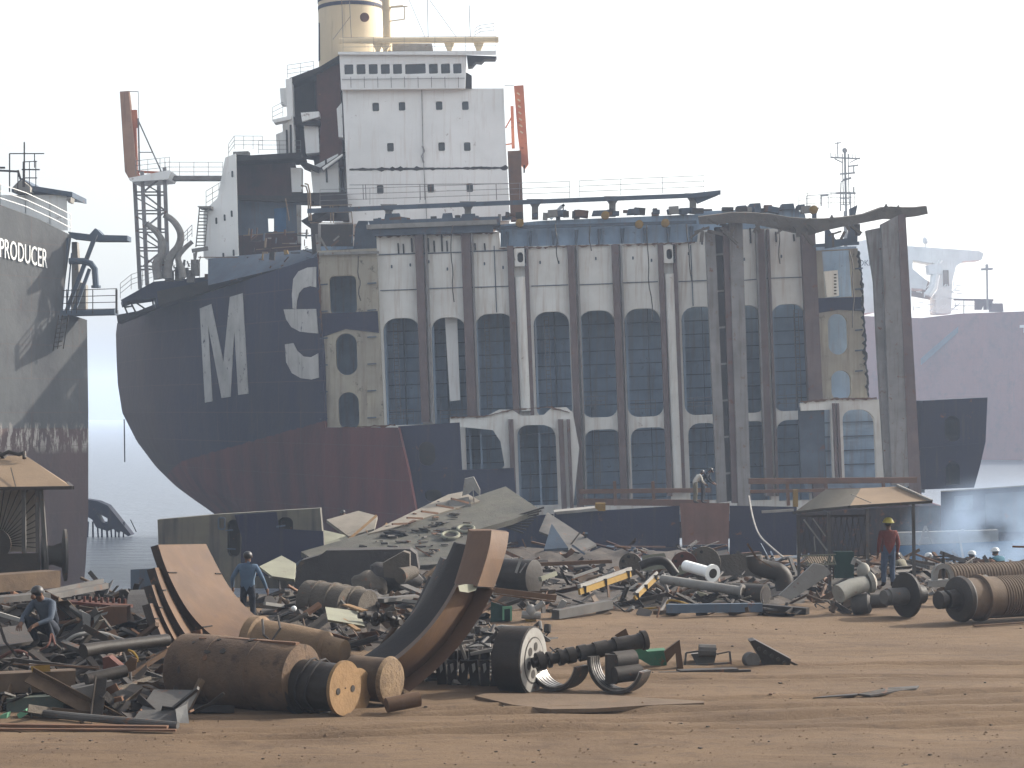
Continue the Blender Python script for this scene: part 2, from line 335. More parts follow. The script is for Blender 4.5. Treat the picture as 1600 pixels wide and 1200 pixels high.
# ---- hull side: 1/D is affine in photo x, so the side is flat where the letters stand, and it rounds off at the stern
LC=[(505,183),(522,181),(560,182),(600,184),(645,191),(690,214),(730,244),(760,275),(780,302),(800,331),(830,372),(862,415)]
def hullD(x,y):
    inv=1/123+(1/123-1/152)/317*(x-500); d=1/inv; xl=interp(LC,y)
    return d+7*max(0,1-(x-xl)/60)**2+ 2.0*max(0,(y-640)/160)*max(0,1-(x-xl)/230)
def ytop(x): return interp([(181,505),(215,492),(300,462),(400,428),(500,400)],x)
hm_=bpy.data.materials.new('hull_paint'); hm_.use_nodes=True; n,l=nodes(hm_); b=n['Principled BSDF']; b.inputs['Roughness'].default_value=.6
def N(n,t,**k):
    x=n.new(t)
    for a,v in k.items(): setattr(x,a,v)
    return x
def hull_nodes(mat,upper,lower,k0,k1,extra=None,band=None,sc=.5,scal=(1,1,.25)):
    """paint line at object z = k0 + k1*y ; noise, streaks and rust as dirt"""
    n,l=nodes(mat); b=n['Principled BSDF']; b.inputs['Specular IOR Level'].default_value=.2; b.inputs['Roughness'].default_value=.8; tc=n.new('ShaderNodeTexCoord'); sep=n.new('ShaderNodeSeparateXYZ'); l.new(tc.outputs['Object'],sep.inputs[0])
    def ma(op,a,bb,c=None):
        x=n.new('ShaderNodeMath'); x.operation=op
        for i,v in enumerate((a,bb,c)):
            if v is None: continue
            if isinstance(v,(int,float)): x.inputs[i].default_value=v
            else: l.new(v,x.inputs[i])
        return x.outputs[0]
    def noi(s,sc3,det=6,ro=.6):
        mp=n.new('ShaderNodeMapping'); mp.inputs['Scale'].default_value=sc3; l.new(tc.outputs['Object'],mp.inputs[0])
        x=n.new('ShaderNodeTexNoise'); x.inputs['Scale'].default_value=s; x.inputs['Detail'].default_value=det; x.inputs['Roughness'].default_value=ro; l.new(mp.outputs[0],x.inputs['Vector']); return x.outputs['Fac']
    def mr(f,a,bb,c=0,d=1):
        x=n.new('ShaderNodeMapRange')
        for i,vv in enumerate((a,bb,c,d)): x.inputs[i+1].default_value=vv
        l.new(f,x.inputs[0]); return x.outputs[0]
    def mix(f,a,bb):
        x=n.new('ShaderNodeMix'); x.data_type='RGBA'; l.new(f,x.inputs[0])
        for s,vv in ((6,a),(7,bb)):
            if isinstance(vv,tuple): x.inputs[s].default_value=(*vv,1)
            else: l.new(vv,x.inputs[s])
        return x.outputs[2]
    h=ma('SUBTRACT',sep.outputs[2],ma('MULTIPLY_ADD',sep.outputs[1],k1,k0)); h=ma('ADD',h,ma('MULTIPLY',ma('SUBTRACT',noi(1.2,(1,1,1)),.5),.35))
    up=mix(mr(noi(sc,scal),.35,.65),upper[0],upper[1]); lo=mix(mr(noi(sc,scal),.35,.65),lower[0],lower[1])
    if extra:                              # dusty brown repaint towards the stern (y along the hull)
        up=mix(mr(ma('ADD',sep.outputs[1],ma('MULTIPLY',noi(.35,(1,1,1)),10)),*extra[1]),up,extra[0])
    c=mix(mr(h,-.05,.05),lo,up)
    if band: c=mix(ma('MULTIPLY',mr(ma('ABSOLUTE',ma('SUBTRACT',h,band[1]),0),band[2],band[2]*.5),mr(noi(1.1,(2.2,2.2,.5),8,.75),.5,.56)),c,band[0])
    cb=n.new('ShaderNodeCombineXYZ'); l.new(sep.outputs[1],cb.inputs[0]); l.new(sep.outputs[2],cb.inputs[1]); bk=n.new('ShaderNodeTexBrick'); l.new(cb.outputs[0],bk.inputs[0]); bk.inputs['Scale'].default_value=1; bk.inputs['Brick Width'].default_value=5.5; bk.inputs['Row Height'].default_value=1.9; bk.inputs['Mortar Size'].default_value=.03; bk.inputs['Mortar Smooth'].default_value=.6
    c=mix(mr(bk.outputs['Fac'],0,1,0,.45),c,(.10,.07,.06))
    c=mix(mr(noi(.45,(1,1,.8),8,.7),.5,.7,0,.45),c,(.035,.03,.034))
    c=mix(mr(noi(1.1,(3,3,.12),5),.60,.75,0,.55),c,(.065,.045,.04))
    c=mix(mr(noi(1.7,(1,1,.6),9,.75),.63,.72,0,.7),c,(.10,.05,.035))
    l.new(c,b.inputs['Base Color'])
    bp=n.new('ShaderNodeBump'); bp.inputs['Strength'].default_value=.5; bp.inputs['Distance'].default_value=.14; l.new(noi(.7,(1,1,.8),4),bp.inputs['Height']); l.new(bp.outputs[0],b.inputs['Normal'])
hull_nodes(hm_,((.013,.014,.042),(.024,.023,.042)),((.125,.035,.032),(.065,.024,.026)),4.37,-.146,(( .055,.038,.036),(14,26)))
# object space: y measured from y=128, z from -1
n,l=nodes(hm_)
mb=Mb(hm_); NX,NY=46,34; rows=[]
def xr(y): return interp([(400,497),(560,505),(668,508)],y)
for j in range(NY+1):
    s=j/NY; row=[]
    yl=lerp(505,705,s); yr=lerp(400,668,s)
    for i in range(NX+1):
        t=i/NX; t2=t**1.4; xl=interp(LC,yl); x=lerp(xl,xr(yr),t2); y=lerp(yl,yr,(x-xl)/(xr(yr)-xl)); y=max(y,ytop(x)) if j==0 else y
        row.append((x,y))
    rows.append(row)
LR=[]
for j in range(0,17):
    s=j/16; row=[]; yl=lerp(705,862,s); yr=lerp(668,862,s); xrr=interp([(668,622),(735,638),(800,650),(862,660)],yr); xl=interp(LC,yl)
    for i in range(NX+15): 
        if i<=NX: t=(i/NX)**1.4; x=lerp(xl,lerp(508,530,s),t)
        else: x=lerp(lerp(508,530,s),xrr,(i-NX)/14)
        y=lerp(yl,yr,min(1,(x-xl)/(508-xl))); row.append((x,y))
    LR.append(row)
def grid(mb,rows,D,th=.35):
    o=len(mb.v); w_=len(rows[0])
    for r in rows: 
        for (x,y) in r: mb.v.append(P(x,y,D(x,y)))
    for r in rows:
        for (x,y) in r: mb.v.append(P(x,y,D(x,y))+V((.1,th,0)))
    k=len(rows)*w_
    for j in range(len(rows)-1):
        for i in range(w_-1):
            a=o+j*w_+i; mb.face((a,a+1,a+w_+1,a+w_)); mb.face((k+a,k+a+w_,k+a+w_+1,k+a+1))
    for j in range(len(rows)-1):
        for i in (0,w_-1): a=o+j*w_+i; mb.face((a,a+w_,k+a+w_,k+a))
    for i in range(w_-1):
        for j in (0,len(rows)-1): a=o+j*w_+i; mb.face((a,a+1,k+a+1,k+a))
grid(mb,rows,hullD); grid(mb,LR,hullD)
mb.build('hull_side',ship,'dark blue hull side above a dull red bottom, dusty brown towards the stern',sharp=60)
# far side and stern of the hull, closing the shape behind
mb=Mb(hm_); A=[];B=[]
for y in range(505,863,17):
    x=interp(LC,y); A.append(P(x,y,hullD(x,y)+.3)); B.append(P(x,y,hullD(x,y)+.3)+V((14+.05*(y-505),16,0)))
mb.strip(A,B,(.2,.2,0)); A=B; B=[p+V((24,-32,0)) for p in B]; mb.strip(A,B,(.2,.2,0)); mb.build('stern_plating',ship)
# deck
mb=Mb(mm['rust_brown']); dk=[(186,503),(215,492),(300,462),(400,428),(497,400)]
pts=[P(x,y,hullD(x,y)+.2)-V((0,0,.3)) for x,y in dk]; back=[P(1270,392,151)-V((0,0,1)),P(560,430,170)-V((0,0,1))]
mb.prism([pts+[P(1270,395,126)-V((0,0,.6))]+back],(0,0,-.3)); mb.build('main_deck',ship)
# ---- hull letters, 5 cm proud of the plating
mlet=M('letter_paint',(.60,.59,.56),(.40,.39,.37),.6,rust=.26,streak=.3,sk=(.12,.10,.10),rc=(.03,.03,.05),bump=.05)
def on_hull(mb,loops,dz=-.10,th=.06):
    mb.prism([[P(x,y,hullD(x,y)+dz) for x,y in lo] for lo in loops],(.03,th,0))
mb=Mb(mlet)
on_hull(mb,[[(312,482),(330,475),(349,566),(359,464),(379,458),(388,615),(372,617),(366,515),(360,620),(346,622),(325,508),(332,627),(320,629)]])
mb.build('letter_m',ship,'big weathered white letter M painted on the hull')
mb=Mb(mlet)
on_hull(mb,[[(494,418),(478,418),(464,425),(457,440),(456,470),(459,484),(494,482),(494,455),(488,449),(478,450),(470,458),(468,482),(459,484),(445,483),(447,500),(455,512),(468,519),(496,521)]][:0] or
 [[(494,417),(480,418),(466,424),(458,436),(456,460),(457,482),(463,483),(464,470),(467,458),(474,450),(484,447),(494,449)]])
on_hull(mb,[[(443,483.4),(494,482.6),(497,521),(484,520),(468,518),(455,511),(447,499)]])
on_hull(mb,[[(445,538),(458,536),(464,548),(474,557),(486,558),(497,552),(498,590),(486,593),(470,591),(456,583),(447,566)]])
mb.build('letter_s',ship,'big weathered white letter S broken by the cut edge')
# ---- cut transverse frame: side tanks
def framed(name,mat,outer,holes,D,th,label=None,edge=None):
    mb=Mb(mat); mb.pp(outer,D,th,holes)
    return mb.build(name,ship,label)
framed('side_tank_frame',mm['bulk_yellow'],[(496,392),(588,388),(600,666),(560,672),(508,676),(505,560)],
  [rr(515,431,557,490,8),rr(525,521,558,586,16),rr(529,613,561,672,15)],SD,.5,'left side tank frame, yellowed paint with oval openings')
framed('side_tank_frame',mm['bulk_yellow'],[(1265,392),(1340,388),(1345,420),(1352,560),(1356,625),(1278,628),(1270,500)],
  [[(1284,392),(1328,390),(1333,463),(1290,466)],rr(1294,490,1325,554,15),rr(1299,579,1330,626,14)],SD,.5,'right side tank frame, flaking cream paint with oval openings')
mb=Mb(mm['navy']); mb.pp([(499,490),(590,486),(592,520),(540,514),(500,528)],SD-.06,.1); mb.build('scorched_band',ship); mb=Mb(mm['navy']); mb.pp([(1272,466),(1346,464),(1347,486),(1310,484),(1273,490)],SD-.06,.1); mb.build('scorched_band',ship)
mb=Mb(mm['steel_bluegrey'])
for k in range(6): mb.pbar(500,445+k*42,512,444+k*42,2,SD-.12); mb.pbar(574,443+k*42,588,442+k*42,2,SD-.12); mb.pbar(1336,420+k*32,1348,419+k*32,2.2,SD-.12)
mb.build('bracket_stubs',ship)
mb=Mb(mm['bulk_blue']); mb.pp([(500,385),(600,385),(610,680),(505,680)],SD+3.2,.2); mb.build('tank_inner_plating',ship); mb=Mb(mm['bulk_blue']); mb.pp([(1250,385),(1338,385),(1350,640),(1270,640)],SD+2.6,.2)
mb.build('tank_inner_plating',ship)
mb=Mb(mm['white_paint']); mb.pp([(1288,424),(1309,422),(1311,462),(1292,464)],SD+1.3,1.2); mb.mat(mm['soot'])
for k in range(7): mb.pp([(1303,428+k*5),(1307,428+k*5),(1307,430+k*5),(1303,430+k*5)],SD+1.27,.02)
mb.build('control_cabinet',ship,'white cabinet standing in the cut side compartment')
# ---- bulkhead: one pierced white web, posts in front, blue-grey plating behind
BAY=[(598,655,497),(673,727,496),(742,803,490),(833,889,487),(904,960,485),(975,1032,482),(1064,1120,479),(1143,1190,477),(1204,1258,475)]
BOT={0:(664,0),1:(663,0),2:(650,5),3:(652,14),4:(652,16),5:(651,16),6:(648,16),7:(645,14),8:(642,14)}
holes=[]
for i,(a,c,t) in enumerate(BAY):
    y1,rb=BOT[i]; dx=LEAN*(y1-t)/2
    holes.append(rr(a+dx,t,c+dx,y1,(20,20,rb,rb)))
C2=[(726,790,666,736,(3,22,20,3)),(808,868,664,790,(16,20,0,0)),(886,902,672,790,(4,8,0,0)),(913,972,671,790,(16,18,0,0)),(985,1045,668,790,(17,17,0,0)),(1075,1124,661,782,(17,17,0,0)),(1160,1200,658,782,(10,16,0,0)),(1213,1262,656,782,(17,10,0,0))]
for (a,c,t,y1,r) in C2: holes.append(rr(a+2,t,c+2,y1,r))
outer=[(588,368),(780,362),(782,386),(1090,378),(1092,360),(1258,356),(1282,640),(1284,800),(705,810),(705,668),(600,668)]
# keep holes inside the outline
framed('pierced_bulkhead',mm['bulk_white'],outer,holes,SD+.5,.55,'white cargo bulkhead pierced by two rows of round cornered openings')
mb=Mb(mm['bulk_blue']); mb.pp([(585,480),(1275,460),(1290,812),(600,822)],SD+3.6,.15)
mb.mat(mm['steel_bluegrey'])
random.seed(5)
for y in range(505,800,21):
    mb.pbar(590,y+14,1285,y-11,1.3,SD+3.58,h=.12)
for i,(a,c,t) in enumerate(BAY):
    x=lerp(a,c,random.uniform(.25,.75)); mb.pbar(x,t,x+11,800,random.choice((1,1.5,2.5)),SD+3.1)
mb.build('inner_plating',ship,'blue grey stiffened plating seen through the openings')
# shaded side webs of each bay (depth of the bulkhead)
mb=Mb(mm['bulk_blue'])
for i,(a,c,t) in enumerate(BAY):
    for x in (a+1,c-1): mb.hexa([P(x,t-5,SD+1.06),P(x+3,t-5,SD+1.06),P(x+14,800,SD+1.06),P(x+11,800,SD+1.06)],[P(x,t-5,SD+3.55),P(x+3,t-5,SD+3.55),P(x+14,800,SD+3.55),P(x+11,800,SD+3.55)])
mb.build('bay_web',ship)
mb=Mb(mm['steel_bluegrey'])   # plate seams, sockets, small ports
for (x0,x1,y) in ((592,652,397),(662,722,395),(733,795,392)): mb.pbar(x0,y+1,x1,y-1,1.6,SD+.47)
for (x0,x1,y) in ((594,655,453),(668,727,450),(738,800,448),(830,888,446),(902,958,444),(972,1028,441),(1060,1108,439),(1162,1186,437),(1198,1254,434)): mb.pbar(x0,y+1,x1,y-1,1.3,SD+.47)
for (x,y) in ((592,664),(1078,438),(774,420)): pass
mb.pbar(772,384,776,488,1.3,SD+.47); mb.pbar(1079,383,1083,478,1.4,SD+.47)
random.seed(9)
for x in list(range(612,1250,29)):
    y=412-(x-600)*.035+random.uniform(-3,14)
    if not any(abs(x-q)<9 for q in (660,731,818,895,967,1045,1110,1140,1190)): mb.pp(rr(x-1.2,y-2.5,x+1.2,y+2.5,1),SD+.46,.05)
mb.mat(mm['soot'])
for x,y0,y1 in ((622,380,396),(630,381,396),(643,372,394),(669,372,394),(678,376,394),(690,366,393),(698,376,393),(742,380,391),(757,380,391),(1096,366,382),(1172,356,380),(1212,362,378),(1240,366,377)): mb.pbar(x,y0,x+1,y1,2.4,SD+.44)
mb.build('seams_and_sockets',ship)
def post(xt,yt,xb,yb,w,mat,D,name='vertical_girder',d=.5): 
    q=Mb(mat); q.pp([(xt-w/2,yt),(xt+w/2,yt),(xb+w/2,yb),(xb-w/2,yb)],D,d); return q.build(name,ship)
for (x,yt,yb,wd) in ((658,362,660,13),(731,358,655,15),(801,384,655,10),(826,384,650,6),(896,384,792,11),(965,382,785,11),(1036,380,775,8),(1058,380,770,6),(1192,358,775,12),(1204,358,775,4)):
    post(x-4,yt,x-4+LEAN*(yb-yt),yb,wd,mm['post_rust'],SD+.1)
for (x,yt,yb,wd) in ((669,364,660,4),(741,360,655,3),(906,384,790,3),(974,382,780,3),(1186,358,775,3)):
    post(x-4,yt,x-4+LEAN*(yb-yt),yb,wd,mm['post_grey'],SD+.02)
post(1262,345,1282,780,22,mm['post_rust'],SD-.1,d=.9)
for (x,yt,yb,wd) in ((813,388,642,19),(1046,383,770,17)):
    q=Mb(mm['bulk_white']); q.tube([P(x,yt+45,SD+.35),P(x+LEAN*(yb-yt),yb,SD+.35)],wd*.5*mpp(SD),14)
    q.pp(rr(x-9,yt,x+9,yt+28,1),SD+.1,.5,[rr(x-4.5,yt+6,x+4.5,yt+22,4.4)]); q.build('round_column',ship,'pale round column with a small arched hatch at its head')
    q=Mb(mm['soot']); q.pp(rr(x-6,yt+4,x+6,yt+24,1),SD+.45,.05); q.build('hatch_opening',ship)
mb=Mb(mm['white_paint']); mb.pp([(695,495),(714,494),(719,625),(703,627)],SD+1.3,.7); mb.build('hanging_duct',ship,'clean white duct hanging in the second opening')
# lower shelf and near lower pieces
mb=Mb(mm['bulk_white']); mb.pp([(703,652),(760,650),(780,640),(800,640),(815,650),(850,648),(862,637),(885,636),(895,645),(905,700),(896,790),(878,795),(876,690),(868,670),(850,664),(820,664),(806,672),(803,700),(800,735),(790,738),(782,690),(770,672),(730,668),(703,666)],SD-1.4,.5); mb.build('broken_shelf',ship,'torn white shelf plate above the lower openings')
for x in (800,878,890): post(x-2,655,x+4,800,8 if x!=890 else 5,mm['post_rust'],SD-1.7)
mb=Mb(mm['navy']); mb.pp([(622,666),(718,660),(722,735),(803,733),(808,800),(800,815),(660,830),(648,790),(636,735)],115,.6,[rr(654,690,680,728,12),rr(664,765,690,784,9)])
mb.pbar(636,738,803,732,2,114.8); mb.build('bottom_tank_frame',ship,'dark navy cut bottom tank on the left')
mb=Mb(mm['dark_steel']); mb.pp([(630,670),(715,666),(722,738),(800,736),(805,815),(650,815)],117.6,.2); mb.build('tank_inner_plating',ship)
mb=Mb(mm['navy']); mb.pp([(1442,626),(1543,621),(1540,690),(1531,730),(1522,762),(1440,765),(1436,690)],122,4,[rr(1476,650,1500,690,11),rr(1478,722,1500,758,(11,11,0,0))],dx=-.5)
mb.pbar(1438,701,1538,693,2,121.8); mb.build('bottom_tank_frame',ship,'dark navy cut bottom tank on the right with curved bilge')
mb=Mb(mm['bulk_white']); mb.pp([(1250,630),(1298,624),(1374,624),(1386,752),(1302,754),(1298,640),(1252,642)],SD-1.6,.5,[rr(1318,640,1368,748,(15,22,2,2))])
mb.mat(mm['steel_bluegrey']); mb.pp([(1248,636),(1288,638),(1290,752),(1252,752)],SD-1.2,.4); mb.mat(mm['bulk_blue']); mb.pp([(1254,640),(1440,630),(1445,770),(1258,770)],SD+.2,.2)
for k in range(5): mb.mat(mm['steel_bluegrey']); mb.pbar(1250,662+k*22,1380,658+k*22,1.8,SD+.1)
mb.build('double_bottom_web',ship)
for x in (1303,1309): post(x,630,x+5,752,4,mm['post_rust'],SD-1.9)
# tall leaning box pillars in front of the bulkhead
def pillar(faces,D,label):
    q=Mb()
    for pts,mt,dd in faces: q.mat(mm[mt]); q.pp(pts,D+dd,.55)
    return q.build('leaning_pillar',ship,label)
pillar([([(1102,362),(1117,360),(1136,784),(1121,786)],'post_grey',0),([(1117,355),(1129,354),(1146,782),(1136,784)],'dark_steel',.5),([(1129,350),(1140,350),(1156,786),(1144,786)],'post_rust',.05),([(1139,345),(1160,343),(1174,800),(1154,802)],'post_grey',-.15)],SD-2.5,'tall grey and rust coloured box girder right of the middle')
q=Mb(mm['light_steel'])
for k in range(7): q.pbar(1119+k*2.2,398+k*57,1131+k*2.2,397+k*57,3,SD-2.1)
q.build('rungs',ship)
pillar([([(1354,360),(1378,355),(1395,752),(1384,752),(1372,560),(1366,440)],'post_grey',.4),([(1377,350),(1404,336),(1423,760),(1394,758)],'post_grey',0),([(1403,336),(1415,334),(1441,790),(1422,790)],'post_rust',-.05)],SD-3.5,'thick grey box pillar standing free at the right edge')
# twisted rusty girder over the top
q=Mb(mm['castlump']); A=[];B=[]
for x,y,w_ in ((1092,345,12),(1120,342,15),(1145,341,16),(1175,342,18),(1205,345,22),(1235,351,24),(1262,355,26),(1290,352,18),(1320,347,14),(1350,342,13),(1378,334,18),(1395,332,20),(1412,333,16),(1430,330,14),(1448,327,12)):
    yy=y+random.uniform(-1.5,1.5); A.append(P(x,yy-w_/2,SD-3.2)); B.append(P(x+2,yy+w_/2,SD-3.4))
q.strip(A,B,(0,.7,.1)); 
for x,y in ((1385,318),(1404,320),(1130,340),(1212,338),(1300,335)): q.pp([(x-6,y+12),(x,y),(x+6,y+12)],SD-3.3,.3)
random.seed(3)
for k in range(26): x=random.uniform(1090,1330); y=350+random.uniform(-8,14); q.pbar(x,y,x+random.uniform(-25,25),y+random.uniform(4,22),random.uniform(2,6),SD-3.6)
q.build('twisted_girder',ship,'sagging rusty deck girder torn off above the right side')
q=Mb(mm['rust_brown']); q.pbar(905,768,1110,766,7,116); q.pbar(905,784,1108,786,10,116.5); q.pbar(1170,752,1432,750,9,113); q.pbar(1172,768,1400,764,5,113)
for x in (960,1020,1230,1290,1380): q.pbar(x,752,x+2,790,5,115)
q.build('lower_crossbeam',ship,'long rusty crossbeam lying low along the cut')
# ---- upper works above the bulkhead
mb=Mb(mm['steel_bluegrey']); 
mb.pp([(575,345),(780,338),(782,352),(770,353),(770,362),(585,368)],SD-.2,2.5); mb.mat(mm['bulk_blue'])
mb.pp([(770,352),(845,345),(1085,335),(1095,330),(1240,325),(1258,335),(1260,352),(1090,362),(1090,380),(782,390),(782,360)],SD+1.2,2.2)
mb.mat(mm['steel_bluegrey'])
for x in range(790,1085,36): mb.pp([(x,362-(x-790)*.03),(x+6,362-(x-790)*.03),(x+4,386-(x-790)*.03),(x+1,386-(x-790)*.03)],SD+.7,.5)
mb.pbar(780,356,1088,347,5,SD+.6)
for x,h,wd in ((600,12,26),(690,10,18),(720,8,24),(865,10,22),(925,8,30),(980,9,20),(1060,8,24),(1150,9,18),(1170,12,20),(1220,10,22),(1245,8,14)):
    y=345-(x-600)*.028; mb.pp([(x,y),(x+wd,y-1),(x+wd-2,y-h),(x+2,y-h+1)],SD+.8,1)
mb.build('hatch_coaming',ship)
mb=Mb(mm['light_steel']); mb.pp([(572,351),(776,343),(777,350),(573,358)],SD-.5,.6); mb.build('coaming_edge',ship)
for x,y in ((812,348),(946,336),(999,350),(1040,348),(1272,327)):
    q=Mb(mm['yellow_paint']); q.lathe(P(x,y,SD+.1),(0,1,0),[(0,.14),(.05,.25),(.5,.25)],16); q.build('yellow_drum',ship)
mb=Mb(mm['steel_bluegrey'])
mb.strip([P(480,326,SD+1),P(800,313,SD+1),P(1080,302,SD+1),P(1126,297,SD+1)],[P(480,326,SD+2.4),P(800,313,SD+2.4),P(1080,302,SD+2.4),P(1126,297,SD+2.4)],(0,0,-.28))
mb.pp([(1080,302),(1126,299),(1122,305),(1090,318)],SD+1.2,.3)
mb.build('catwalk',ship,'long thin raised catwalk over the hatches')
for x in (607,731,836,957,1083):
    y=319-(x-607)*.036; q=Mb(mm['light_steel']); q.pp([(x-13,y),(x+13,y),(x+5,y+12),(x+5,y+32),(x-5,y+32),(x-5,y+12)],SD+1.4,.3); q.build('catwalk_support',ship)
q=rail('catwalk_railing',ship,[P(500,322,SD+2.3),P(890,309,SD+2.3)],1.0,3.2,.018); q=rail('catwalk_railing',ship,[P(905,308,SD+2.3),P(1100,300,SD+2.3)],1.0,2.8,.018)
q=Mb(mm['white_paint']); q.pbar(860,342,878,322,5,SD+3); q.mat(mm['dark_steel']); q.pbar(876,323,882,320,4,SD+3); q.pbar(880,321,880,338,2,SD+3); q.mat(mm['yellow_paint']); q.pbar(850,338,858,336,8,SD+3); q.build('small_deck_crane',ship)
# mast and remains at the starboard end
mb=Mb(mm['steel_bluegrey']); mb.pp([(1290,388),(1340,380),(1340,345),(1328,345),(1325,372),(1306,374),(1290,350)],SD+.2,.4); mb.pp([(1266,326),(1280,324),(1276,334),(1276,352),(1270,352),(1270,334)],SD+1,.4); mb.pp([(1328,326),(1340,320),(1338,330),(1334,348),(1329,348)],SD+1,.4)
mb.pbar(1270,384,1342,380,5,SD-.1); mb.mat(mm['dark_steel']); mb.pp([(1336,350),(1344,350),(1344,368),(1337,368)],SD-.4,.4); mb.build('deck_edge_remains',ship)
rail('railing',ship,[P(1248,330,SD+3),P(1262,326,SD+3),P(1335,324,SD+3)],.95,1.5,.016)
# poop deck, left: platform under the crane tower
PD=146
mb=Mb(mm['navy']); mb.pp([(190,468),(240,440),(330,432),(498,398),(498,402),(430,430),(330,462),(246,478),(244,465),(205,470),(192,475)],PD-6,5,dx=-1); mb.mat(mm['dark_steel'])
mb.pp([(245,455),(330,437),(420,420),(500,395),(500,402),(300,462),(248,478)],PD-8,2)
mb.pp([(182,492),(215,486),(245,474),(245,482),(212,494),(184,505)],PD,1.5)
for a in ((190,468,200,492),(203,470,212,488),(214,474,226,482),(238,466,240,480),(196,480,208,478)): mb.pbar(*a,2.4,PD-3)
mb.build('poop_deck',ship)
rail('railing',ship,[P(188,466,PD),P(205,452,PD),P(240,440,PD),P(312,434,PD-2)],1.05,1.0,.02)
mb=Mb(mm['steel_bluegrey']); mb.hexa([P(325,404,138),P(498,388,130),P(500,404,127),P(325,446,134)],[P(325,404,146),P(498,388,142),P(500,404,142),P(325,446,146)]); mb.build('aft_deck_structure',ship); mb=Mb(mm['rust_brown']); random.seed(11)
for k in range(70):
    x=random.uniform(255,498); y=ytop(x)-random.uniform(0,26)+2; D=hullD(x,y)+random.uniform(1,4)
    mb.mat(mm[random.choice(['rust_brown','rust_red','dark_steel','steel_bluegrey','yellow_paint','dark_steel'])]); L=random.uniform(4,16); a=random.uniform(-.5,1.6)
    if random.random()<.3: mb.box(P(x,y,D),(random.uniform(.2,.8),.5,random.uniform(.2,.7)),Matrix.Rotation(random.uniform(-.3,.3),3,'Y'))
    else: mb.pbar(x,y,x+L*math.cos(a),y-L*math.sin(a),random.uniform(1,2.2),D)
mb.build('deck_debris',ship)['kind']='stuff'

random.seed(77)
for x,y0,L in ((705,352,120),(870,350,60),(1012,352,150),(1075,350,90),(920,352,40),(560,400,70),(1215,352,60),(1330,392,120)):
    q=Mb(mm['dark_steel']); p=[P(x+random.uniform(-3,3)+LEAN*L*i/5,y0+L*i/5,SD-.7-random.uniform(0,.3)) for i in range(6)]; q.tube(chaikin(p,1),.035,5); q.build('hanging_cable',ship)
for x,y0,y1 in ((614,505,655),(757,500,640),(850,495,638),(928,660,756),(1240,484,630)):     # thin ladders standing in the bays
    q=Mb(mm['rail_grey'])
    for dx in (0,7): q.pbar(x+dx,y0,x+dx+LEAN*(y1-y0),y1,1.1,SD+2.4)
    for k in range(int((y1-y0)/6)): q.pbar(x+LEAN*k*6,y0+k*6,x+7+LEAN*k*6,y0+k*6,.8,SD+2.4)
    q.build('bay_ladder',ship)
for x,y in ((612,655),(700,655),(912,634),(990,640),(1080,636),(1210,632)):
    rail('bay_railing',ship,[P(x-12,y+6,SD+1.5),P(x+34,y+4,SD+1.5)],.75,.7,.02)
# torch cut ragged rims along the open edges
def ragged(pts,D,name,w=2.5,mt='rust_brown'):
    q=Mb(mm[mt]); up=[];dn=[]
    for (a,b_),(c,d) in zip(pts,pts[1:]):
        n_=max(2,int(math.hypot(c-a,d-b_)/4)); L=math.hypot(c-a,d-b_); nx,ny=-(d-b_)/L,(c-a)/L
        for k in range(n_): t=k/n_; x,y=lerp(a,c,t),lerp(b_,d,t); r1,r2=random.uniform(.1,w)*random.choice((.3,1,1)),random.uniform(.1,w*.6); up.append((x+nx*r1,y+ny*r1)); dn.append((x-nx*r2,y-ny*r2))
    q.pp(up+dn[::-1],D,.08); q.build(name,ship)
ragged([(497,394),(505,560),(508,668)],SD-.16,'torch_cut_edge',3)
ragged([(1341,392),(1346,420),(1353,560),(1357,624)],SD-.16,'torch_cut_edge',5,'soot')
ragged([(508,670),(560,667),(622,664)],SD-.3,'torch_cut_edge',3.5)
ragged([(704,652),(760,650),(800,640),(862,636),(894,646)],SD-1.5,'torch_cut_edge',2.5)
ragged([(1250,628),(1300,623),(1374,622)],SD-1.7,'torch_cut_edge',3.5)
ragged([(780,388),(1090,379)],SD+.36,'torch_cut_edge',3)
ragged([(590,369),(780,363)],SD+.36,'torch_cut_edge',3)
# ================================================================ accommodation tower (parts of the ship)
AD=142.0
def wall(name,pts,D,th,mat,holes=(),label=None):
    q=Mb(mm[mat]); q.pp(pts,D,th,holes); return q.build(name,ship,label)
WIN=[(587,167),(628,166),(686,165),(727,165),(610,230),(690,229),(730,229),(594,296),(673,294),(734,293)]
holes=[rr(x-5.2,y-6.8,x+5.2,y+6.8,2,n=3) for x,y in WIN]
tw=wall('front_wall',[(535,139),(787,138),(790,218),(797,345),(545,350)],AD,.35,'white_paint',holes,'white front wall of the accommodation tower')
# tower body behind the front wall, with depth
mb=Mb(mm['white_paint'])
mb.hexa([P(537,140,AD+.4),P(786,139,AD+.4),P(796,350,AD+.4),P(547,352,AD+.4)],[P(537,140,AD+.4)+V((-2,11,0)),P(786,139,AD+.4)+V((-2,11,0)),P(796,350,AD+.4)+V((-2,11,0)),P(547,352,AD+.4)+V((-2,11,0))])
mb.build('tower_body',ship)
for i,(x,y) in enumerate(WIN):
    q=Mb(mm['glass_dark']); q.pp(rr(x-5.6,y-7.2,x+5.6,y+7.2,2,n=3),AD+.22,.05); 
    if i==8: q.mat(mm['rust_red']); q.pbar(x,y-6,x,y+7,2,AD+.15)
    wq=q.build('window',ship)
    q=Mb(mm['white_paint']); o1=rr(x-6.4,y-8,x+6.4,y+8,2.4,n=3); q.pp(o1,AD-.03,.05,[rr(x-5.2,y-6.8,x+5.2,y+6.8,2,n=3)]); wq2=q.build('frame',wq)
